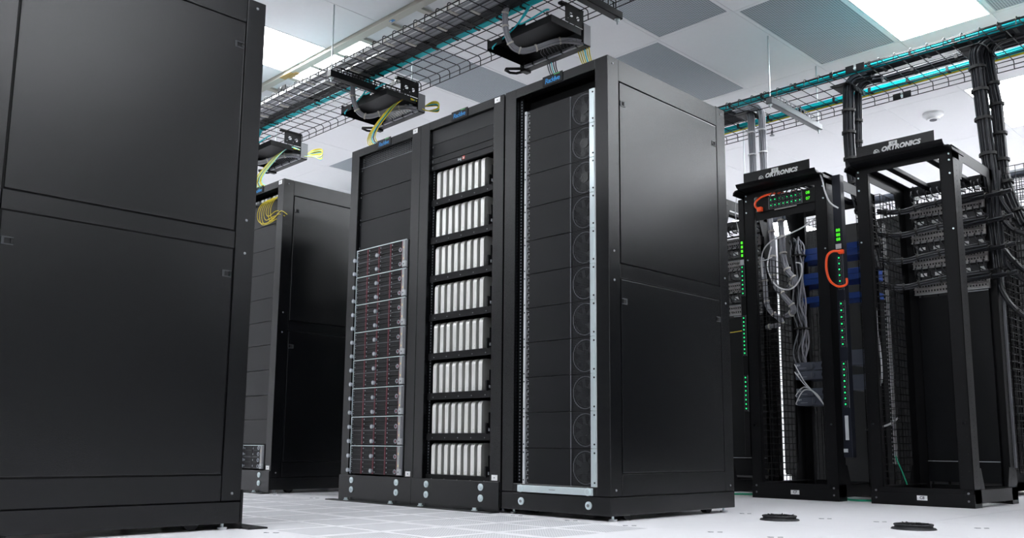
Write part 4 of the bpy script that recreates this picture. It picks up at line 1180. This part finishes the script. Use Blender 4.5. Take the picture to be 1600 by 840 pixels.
# ---- patch panels with horizontal managers on the rear posts of C8 and C6
def patch_panel(label, x, z, grp, w=0.435, h=0.068):
    t = thing('patch_bay', label, 'patch panel', (x, 5.70, z), 0, grp)
    MB().box(-w/2, w/2, 0, 0.02, 0, h, M['patch']).build('plate', t, bevel=0.001)
    for j in range(2):
        for i in range(24):
            xx = -w/2+0.016+i*0.0172
            MB_port(t, xx, 0.010+j*0.030)
    for j in range(3):
        MB().box(-w/2, w/2, -0.014, 0.0, j*h/2-0.0015 if j else 0, j*h/2+0.0015, M['lgrey' if j != 1 else 'patch']).build('cable_lip', t)
    return t
_port = MB().box(0, 0.012, -0.010, 0.0, 0, 0.020, M['patch']).box(0.002, 0.010, -0.0112, -0.0098, 0.004, 0.015, M['hollow']).mesh('port')
def MB_port(t, x, z): link('port', _port, t, (x, 0, z))
def ring_manager(label, x, z, grp, w=0.435, h=0.08):
    t = thing('cable_organiser', label, 'cable organiser', (x, 5.70, z), 0, grp)
    MB().box(-w/2, w/2, 0, 0.004, 0, 0.012, M['rack2']).box(-w/2, w/2, 0, 0.004, h-0.012, h, M['rack2']).build('plate', t)
    for i in range(5):
        xx = -w/2+0.03+i*(w-0.06)/4
        pts = [(xx, 0, h-0.01), (xx, -0.05, h-0.012), (xx, -0.06, h*0.5), (xx, -0.05, 0.012), (xx, 0, 0.01)]
        MB().tube(pts, 0.004, M['black'], 6).build('ring', t)
    rg = random.Random(int(z*1000))
    for i in range(11):
        xx = -w/2+0.02+i*(w-0.04)/10
        MB().tube(smooth_path([(xx, -0.012, h+0.012), (xx+0.005, -0.035, h-0.005), (xx+0.02, -0.04, h*0.45+rg.uniform(-.01, .01)), (xx+0.05, -0.03, 0.02)], 4), 0.0042, M['bcable'], 5).build('cable', t)
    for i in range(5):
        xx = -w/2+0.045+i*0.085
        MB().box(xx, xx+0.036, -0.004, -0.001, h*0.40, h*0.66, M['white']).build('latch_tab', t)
    return t
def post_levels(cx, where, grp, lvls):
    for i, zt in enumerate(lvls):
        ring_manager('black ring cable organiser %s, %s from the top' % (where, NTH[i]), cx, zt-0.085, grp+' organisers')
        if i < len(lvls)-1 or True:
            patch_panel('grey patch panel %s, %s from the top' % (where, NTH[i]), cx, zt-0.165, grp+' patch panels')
lv = (1.905, 1.742, 1.578, 1.414)
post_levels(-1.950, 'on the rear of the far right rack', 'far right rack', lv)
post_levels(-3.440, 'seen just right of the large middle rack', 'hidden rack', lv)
for i, z in enumerate((1.79, 1.64, 1.475, 1.31)):
    bundle('cable_bundle', 'paired black cable runs bowing into the far right rack patch panels, %s from top' % NTH[i],
           [(-2.33, 5.60, z+0.012), (-2.27, 5.60, z-0.005), (-2.18, 5.62, z-0.012), (-2.08, 5.64, z+0.004), (-1.95, 5.66, z+0.020), (-1.72, 5.67, z+0.030)], 8, 0.0062, 0.020, [M['bcable'], M['mgrey']], [0.18, 0.36, 0.54, 0.75], M['btie'], seed=40+i, tier=0.024)
    bundle('cable_bundle', 'short black cable run from the right drop into the patch panels, %s from top' % NTH[i],
           [(-1.55, 5.60, z+0.0), (-1.64, 5.60, z-0.01), (-1.75, 5.64, z-0.004), (-1.90, 5.66, z-0.012)], 6, 0.006, 0.017, M['bcable'], [0.2, 0.5], M['btie'], seed=50+i)
# dark closing panels below, on the rear posts
for rk, nm in ((c8, 'c8'), (c7, 'c7'), (c6, 'c6')):
    hw = 0.2
    if rk is c7: continue
    for z0, z1 in ((0.235, 1.235), (0.11, 0.230)):
        MB().box(-0.2, 0.205, 0.665, 0.669, z0, z1, M['blank']).build('closing_panel', rk, bevel=0.001)
    MB().box(-0.2, 0.205, 0.655, 0.665, 0.2305, 0.2335, M['lgrey']).build('bright_edge', rk)
    MB().box(-0.02, 0.205, 0.655, 0.665, 1.2385, 1.2415, M['lgrey']).build('bright_edge', rk)
MB().box(-0.14, 0.02, 0.676, 0.684, 1.885, 1.96, M['rack2']).build('rear_plate', c8)

# ---- wire mesh vertical managers
def mesh_manager(label, x0, x1, y0, y1, z0, z1, cell=0.042, back=True, m=None, front=True):
    m = m or M['wire']
    cx = (x0+x1)/2
    t = thing('mesh_cable_manager', label, 'cable manager', (cx, y0, z0), 0, 'wire mesh cable managers')
    hw = (x1-x0)/2; D = y1-y0; H = z1-z0; r = 0.0018
    g = MB()
    nz = int(H/cell)
    faces = []
    for k in range(nz+1):
        z = k*H/nz
        if front: g.box(-hw, hw, -r, r, z-r, z+r, m)
        if back: g.box(-hw, hw, D-r, D+r, z-r, z+r, m)
        g.box(-hw-r, -hw+r, 0, D, z-r, z+r, m); g.box(hw-r, hw+r, 0, D, z-r, z+r, m)
    nx = max(2, int(2*hw/cell)); ny = max(2, int(D/cell))
    for k in range(nx+1):
        x = -hw+k*2*hw/nx
        if front: g.box(x-r, x+r, -r, r, 0, H, m)
        if back: g.box(x-r, x+r, D-r, D+r, 0, H, m)
    for k in range(ny+1):
        y = k*D/ny
        g.box(-hw-r, -hw+r, y-r, y+r, 0, H, m); g.box(hw-r, hw+r, y-r, y+r, 0, H, m)
    stuff(g.build('wire_grid', t))
    for sx in (-1, 1):
        MB().box(sx*hw, sx*(hw+0.012), D-0.006, D+0.012, -z0, H+0.005, M['rack2']).build('edge_post', t, bevel=0.001)
    return t
mesh_manager('black wire mesh cable manager between the two open racks', -2.392, -2.238, 5.42, 5.70, 0.08, 1.86)
mesh_manager('black wire mesh cable manager at the far right edge beside the last open rack', -1.655, -1.42, 5.74, 5.98, 0.17, 1.97)
mesh_manager('black wire mesh cable manager left of rack C7', -3.145, -2.985, 5.42, 5.66, 0.08, 1.55)
mesh_manager('black wire mesh panel standing inside rack C7', -3.02, -2.79, 5.86, 5.92, 0.05, 1.90)
# perforated channel strips beside the meshes
def slotted_channel(label, x, y, z0, z1, m='lgrey'):
    t = thing('slotted_channel', label, 'slotted channel', (x, y, z0), 0, 'slotted channels')
    MB().box(-0.006, 0.006, 0, 0.02, 0, z1-z0, M[m]).build('channel', t)
    h = MB(); z = 0.01
    while z < z1-z0-0.02:
        h.box(-0.016, -0.006, -0.002, 0.006, z, z+0.010, M[m]); z += 0.026
    stuff(h.build('tooth', t))
slotted_channel('pale slotted channel in the mesh manager between the open racks', -2.36, 5.74, 0.2, 1.75, 'wcable')
slotted_channel('pale slotted channel at the edge of the far right mesh manager', -1.672, 5.72, 0.2, 1.5, 'mgrey')
cable('network_cable', 'thick white cable hanging down between the open racks', [(-2.40, 5.62, 1.30), (-2.375, 5.60, 1.15), (-2.37, 5.60, 1.0), (-2.36, 5.60, 0.85), (-2.365, 5.60, 0.72), (-2.40, 5.60, 0.66)], 0.008, M['wcable'])
cable('network_cable', 'white cables curving right at knee height between the open racks', [(-2.44, 5.52, 0.42), (-2.38, 5.52, 0.425), (-2.30, 5.53, 0.45), (-2.25, 5.55, 0.49)], 0.006, M['wcable'])

# ================================================================== BACKGROUND ROW
def back_cabinet(label, x0, x1, y0=6.62, D=0.9, z0=0.03, H=2.02, fin=0.06):
    cx = (x0+x1)/2; hw = (x1-x0)/2
    t = thing('mesh_door_cabinet', label, 'cabinet', (cx, y0, 0), 0, 'dark cabinets in the back row')
    r = M['rack2']
    f = MB().box(-hw, -hw+0.03, 0.02, D, z0, H, r).box(hw-0.03, hw, 0.02, D, z0, H, r).box(-hw, hw, 0.02, D, H-0.04, H, r).box(-hw, hw, 0.02, D, z0, z0+0.06, r).box(-hw, hw, D-0.02, D, z0, H, r)
    f.build('frame', t, bevel=0.002)
    d = MB().box(-hw+0.003, hw-0.003, 0.0, 0.018, z0+0.01, H-0.01, M['perfdoor']).build('door', t, bevel=0.002)
    MB().box(hw-0.05, hw-0.03, -0.012, 0, 0.95, 1.10, M['mgrey']).build('handle', d, bevel=0.002)
    for s in (-1, 1):
        for yf in (0.045, D-0.045):
            MB().cyl((s*(hw-0.05), yf, 0), (s*(hw-0.05), yf, z0+0.005), 0.02, M['rubber'], 10).build('foot', t)
    return t
bl = ['dark cabinet in the back row behind the right edge of the large middle rack', 'dark cabinet in the back row behind rack C7', 'dark cabinet in the back row behind the gap of the open racks',
      'dark cabinet in the back row behind the far right rack']
back_cabinet(bl[0], -4.30, -3.66, D=0.10)
back_cabinet('narrow raised dark cabinet in the back row right of the bright slit', -3.595, -3.44, z0=0.095)
back_cabinet(bl[1], -3.43, -2.83)
back_cabinet(bl[2], -2.82, -2.36)
back_cabinet(bl[3], -2.35, -1.95)
mesh_manager('large black wire mesh panel beside the back row at the right edge', -1.94, -0.9, 6.62, 6.9, 0.17, 2.05, 0.06)
back_cabinet('black cabinet behind the far right mesh panel', -1.80, -1.2, 7.0, 0.9)
# dark conduit along the back row top
t = thing('overhead_pipe', 'dark grey pipe running along the top of the back row', 'pipe', (-4.3, 6.5, 2.13), 0)
MB().cyl((0, 0, 0), (4.2, 0, 0), 0.030, M['slate'], 14).build('pipe', t)
for x in (0.5, 2.35, 3.9):
    MB().box(x-0.015, x+0.015, -0.035, 0.035, -0.04, 0.035, M['rack2']).cyl((x, 0.0, 0.03), (x, 0.0, CZ-2.131), 0.005, M['steel'], 6).build('pipe_hanger', t)
# mesh panel top with light between, at far right
mesh_manager('black wire mesh top section under the dark pipe', -2.42, -1.40, 6.46, 6.52, 1.955, 2.09, 0.045)

# racks of the same room beyond the frame, which the glossy side panels reflect
cl = back_cabinet('closed black cabinet of the neighbouring rows, outside the photographed part of the room', -1.15, -0.55, 5.05, 0.9)
cl['group'] = 'cabinets outside the picture'
bpy.context.view_layer.update()
clsub = tree(cl)
lab0 = cl['label']
for i in range(1, 7): copy_thing(cl, clsub, (-0.85+i*0.61, 5.05, 0), lab0)
for i in range(3): copy_thing(cl, clsub, (1.9+i*0.61, 2.9, 0), lab0)
for i in range(2): copy_thing(cl, clsub, (2.5+i*0.61, 1.6, 0), lab0, PI)
for i in range(14): copy_thing(cl, clsub, (-6.2+i*0.61, -1.0, 0), lab0, PI)

# ================================================================== FLOOR THINGS
def grommet(label, x, y, rz):
    t = thing('floor_grommet', label, 'floor grommet', (x, y, 0), rz, 'brush floor grommets')
    sx = 0.082
    def disc(r0, r1, z0, z1, m, nm):
        MB().cyl((0, 0, z0), (0, 0, z1), r0, m, 24, r1).build(nm, t)
    disc(sx, sx-0.004, 0.0, 0.006, M['rubber'], 'flange')
    disc(sx-0.012, sx-0.016, 0.006, 0.015, M['rubber'], 'collar')
    ring = [((sx-0.014)*math.cos(a), (sx-0.014)*math.sin(a), 0.017) for a in [2*PI*i/20 for i in range(20)]]
    MB().tube(ring, 0.004, M['rubber'], 6, True).build('rim', t)
    b = MB(); rg = random.Random(int(abs(x)*1000))
    for i in range(60):
        a = rg.uniform(0, 2*PI); r1 = rg.uniform(0.01, 0.055)
        b.obox((r1*math.cos(a), r1*math.sin(a), 0.017+rg.uniform(0, 0.006)), (0.012*math.cos(a), 0.012*math.sin(a), rg.uniform(-.002, .004)), (-0.0012*math.sin(a), 0.0012*math.cos(a), 0), (0, 0, 0.0012), M['rubber'])
    stuff(b.build('brush', t))
    return t
grommet('black brush grommet in the floor in front of rack C7', -1.964, 3.555, 0.3)
grommet('black brush grommet in the floor in front of the far right rack', -1.412, 3.568, 1.1)
marks = [(-2.254, 3.772, 'behind the large rack corner'), (-1.869, 3.78, 'right of the left grommet'), (-1.639, 3.802, 'midway between the grommets'), (-1.247, 3.815, 'right of the right grommet'),
         (-1.597, 2.861, 'nearest the picture bottom, before the left grommet'), (-1.835, 2.862, 'at the corner of the perforated tiles'), (-2.198, 2.832, 'below the right corner of the large rack'),
         (-2.50, 2.835, 'under the middle of the large rack front'), (-2.83, 2.850, 'below the left corner of the large rack'), (-2.816, 1.646, 'in front of the big left rack foot'),
         (-4.86, 2.87, 'in front of the rear left rack corner'), (-4.46, 2.87, 'left of the drive server rack foot')]
for x, y, lb in marks:
    o = MB()
    d = Vector((1, 1, 0)).normalized()*1.0
    for s in (-1, 1):
        o.obox((s*0.016*d.x, s*0.016*d.y, 0.0006), (0.0085*d.x, 0.0085*d.y, 0), (-0.0035*d.y, 0.0035*d.x, 0), (0, 0, 0.0006), M['ink'])
        o.obox((s*0.024*d.x-0.006, s*0.020*d.y+0.006, 0.0005), (0.004*d.x, 0.004*d.y, 0), (-0.002*d.y, 0.002*d.x, 0), (0, 0, 0.0005), M['slate'])
    ob = o.build('floor_marking', None, (x, y, 0.0))
    tag(ob, 'tiny dark printed dashes on the floor %s' % lb, 'floor marking', 'printed floor dashes')
cable('ground_cable', 'green ground cable on the floor between the two open racks', [(-2.46, 5.25, 0.008), (-2.40, 5.16, 0.008), (-2.34, 5.14, 0.008), (-2.28, 5.20, 0.008), (-2.20, 5.24, 0.008)], 0.006, M['grcable'])
cable('ground_cable', 'green ground cable on the floor between the large middle rack and rack C7', [(-3.30, 5.10, 0.008), (-3.18, 5.16, 0.008), (-3.08, 5.26, 0.008), (-2.99, 5.26, 0.008)], 0.006, M['grcable'])
cable('ground_cable', 'green wire rising inside the left of the far right rack base', [(-2.12, 5.3, 0.10), (-2.14, 5.3, 0.16), (-2.17, 5.28, 0.26)], 0.004, M['grcable'])
cable('network_cable', 'thin yellow cord stretched behind the right edge of the large middle rack', [(-3.30, 5.30, 1.068), (-3.2, 5.30, 1.07), (-3.06, 5.30, 1.082)], 0.003, M['yellow'])
for i, (x, z) in enumerate(((-3.62, 0.16),)):
    MB().box(-0.010, 0.010, -0.004, -0.001, 0.10, 0.24, M['lgrey']).box(-0.024, 0.0, -0.006, -0.001, 0.03, 0.05, M['lgrey']).build('hanging_tag', p1)
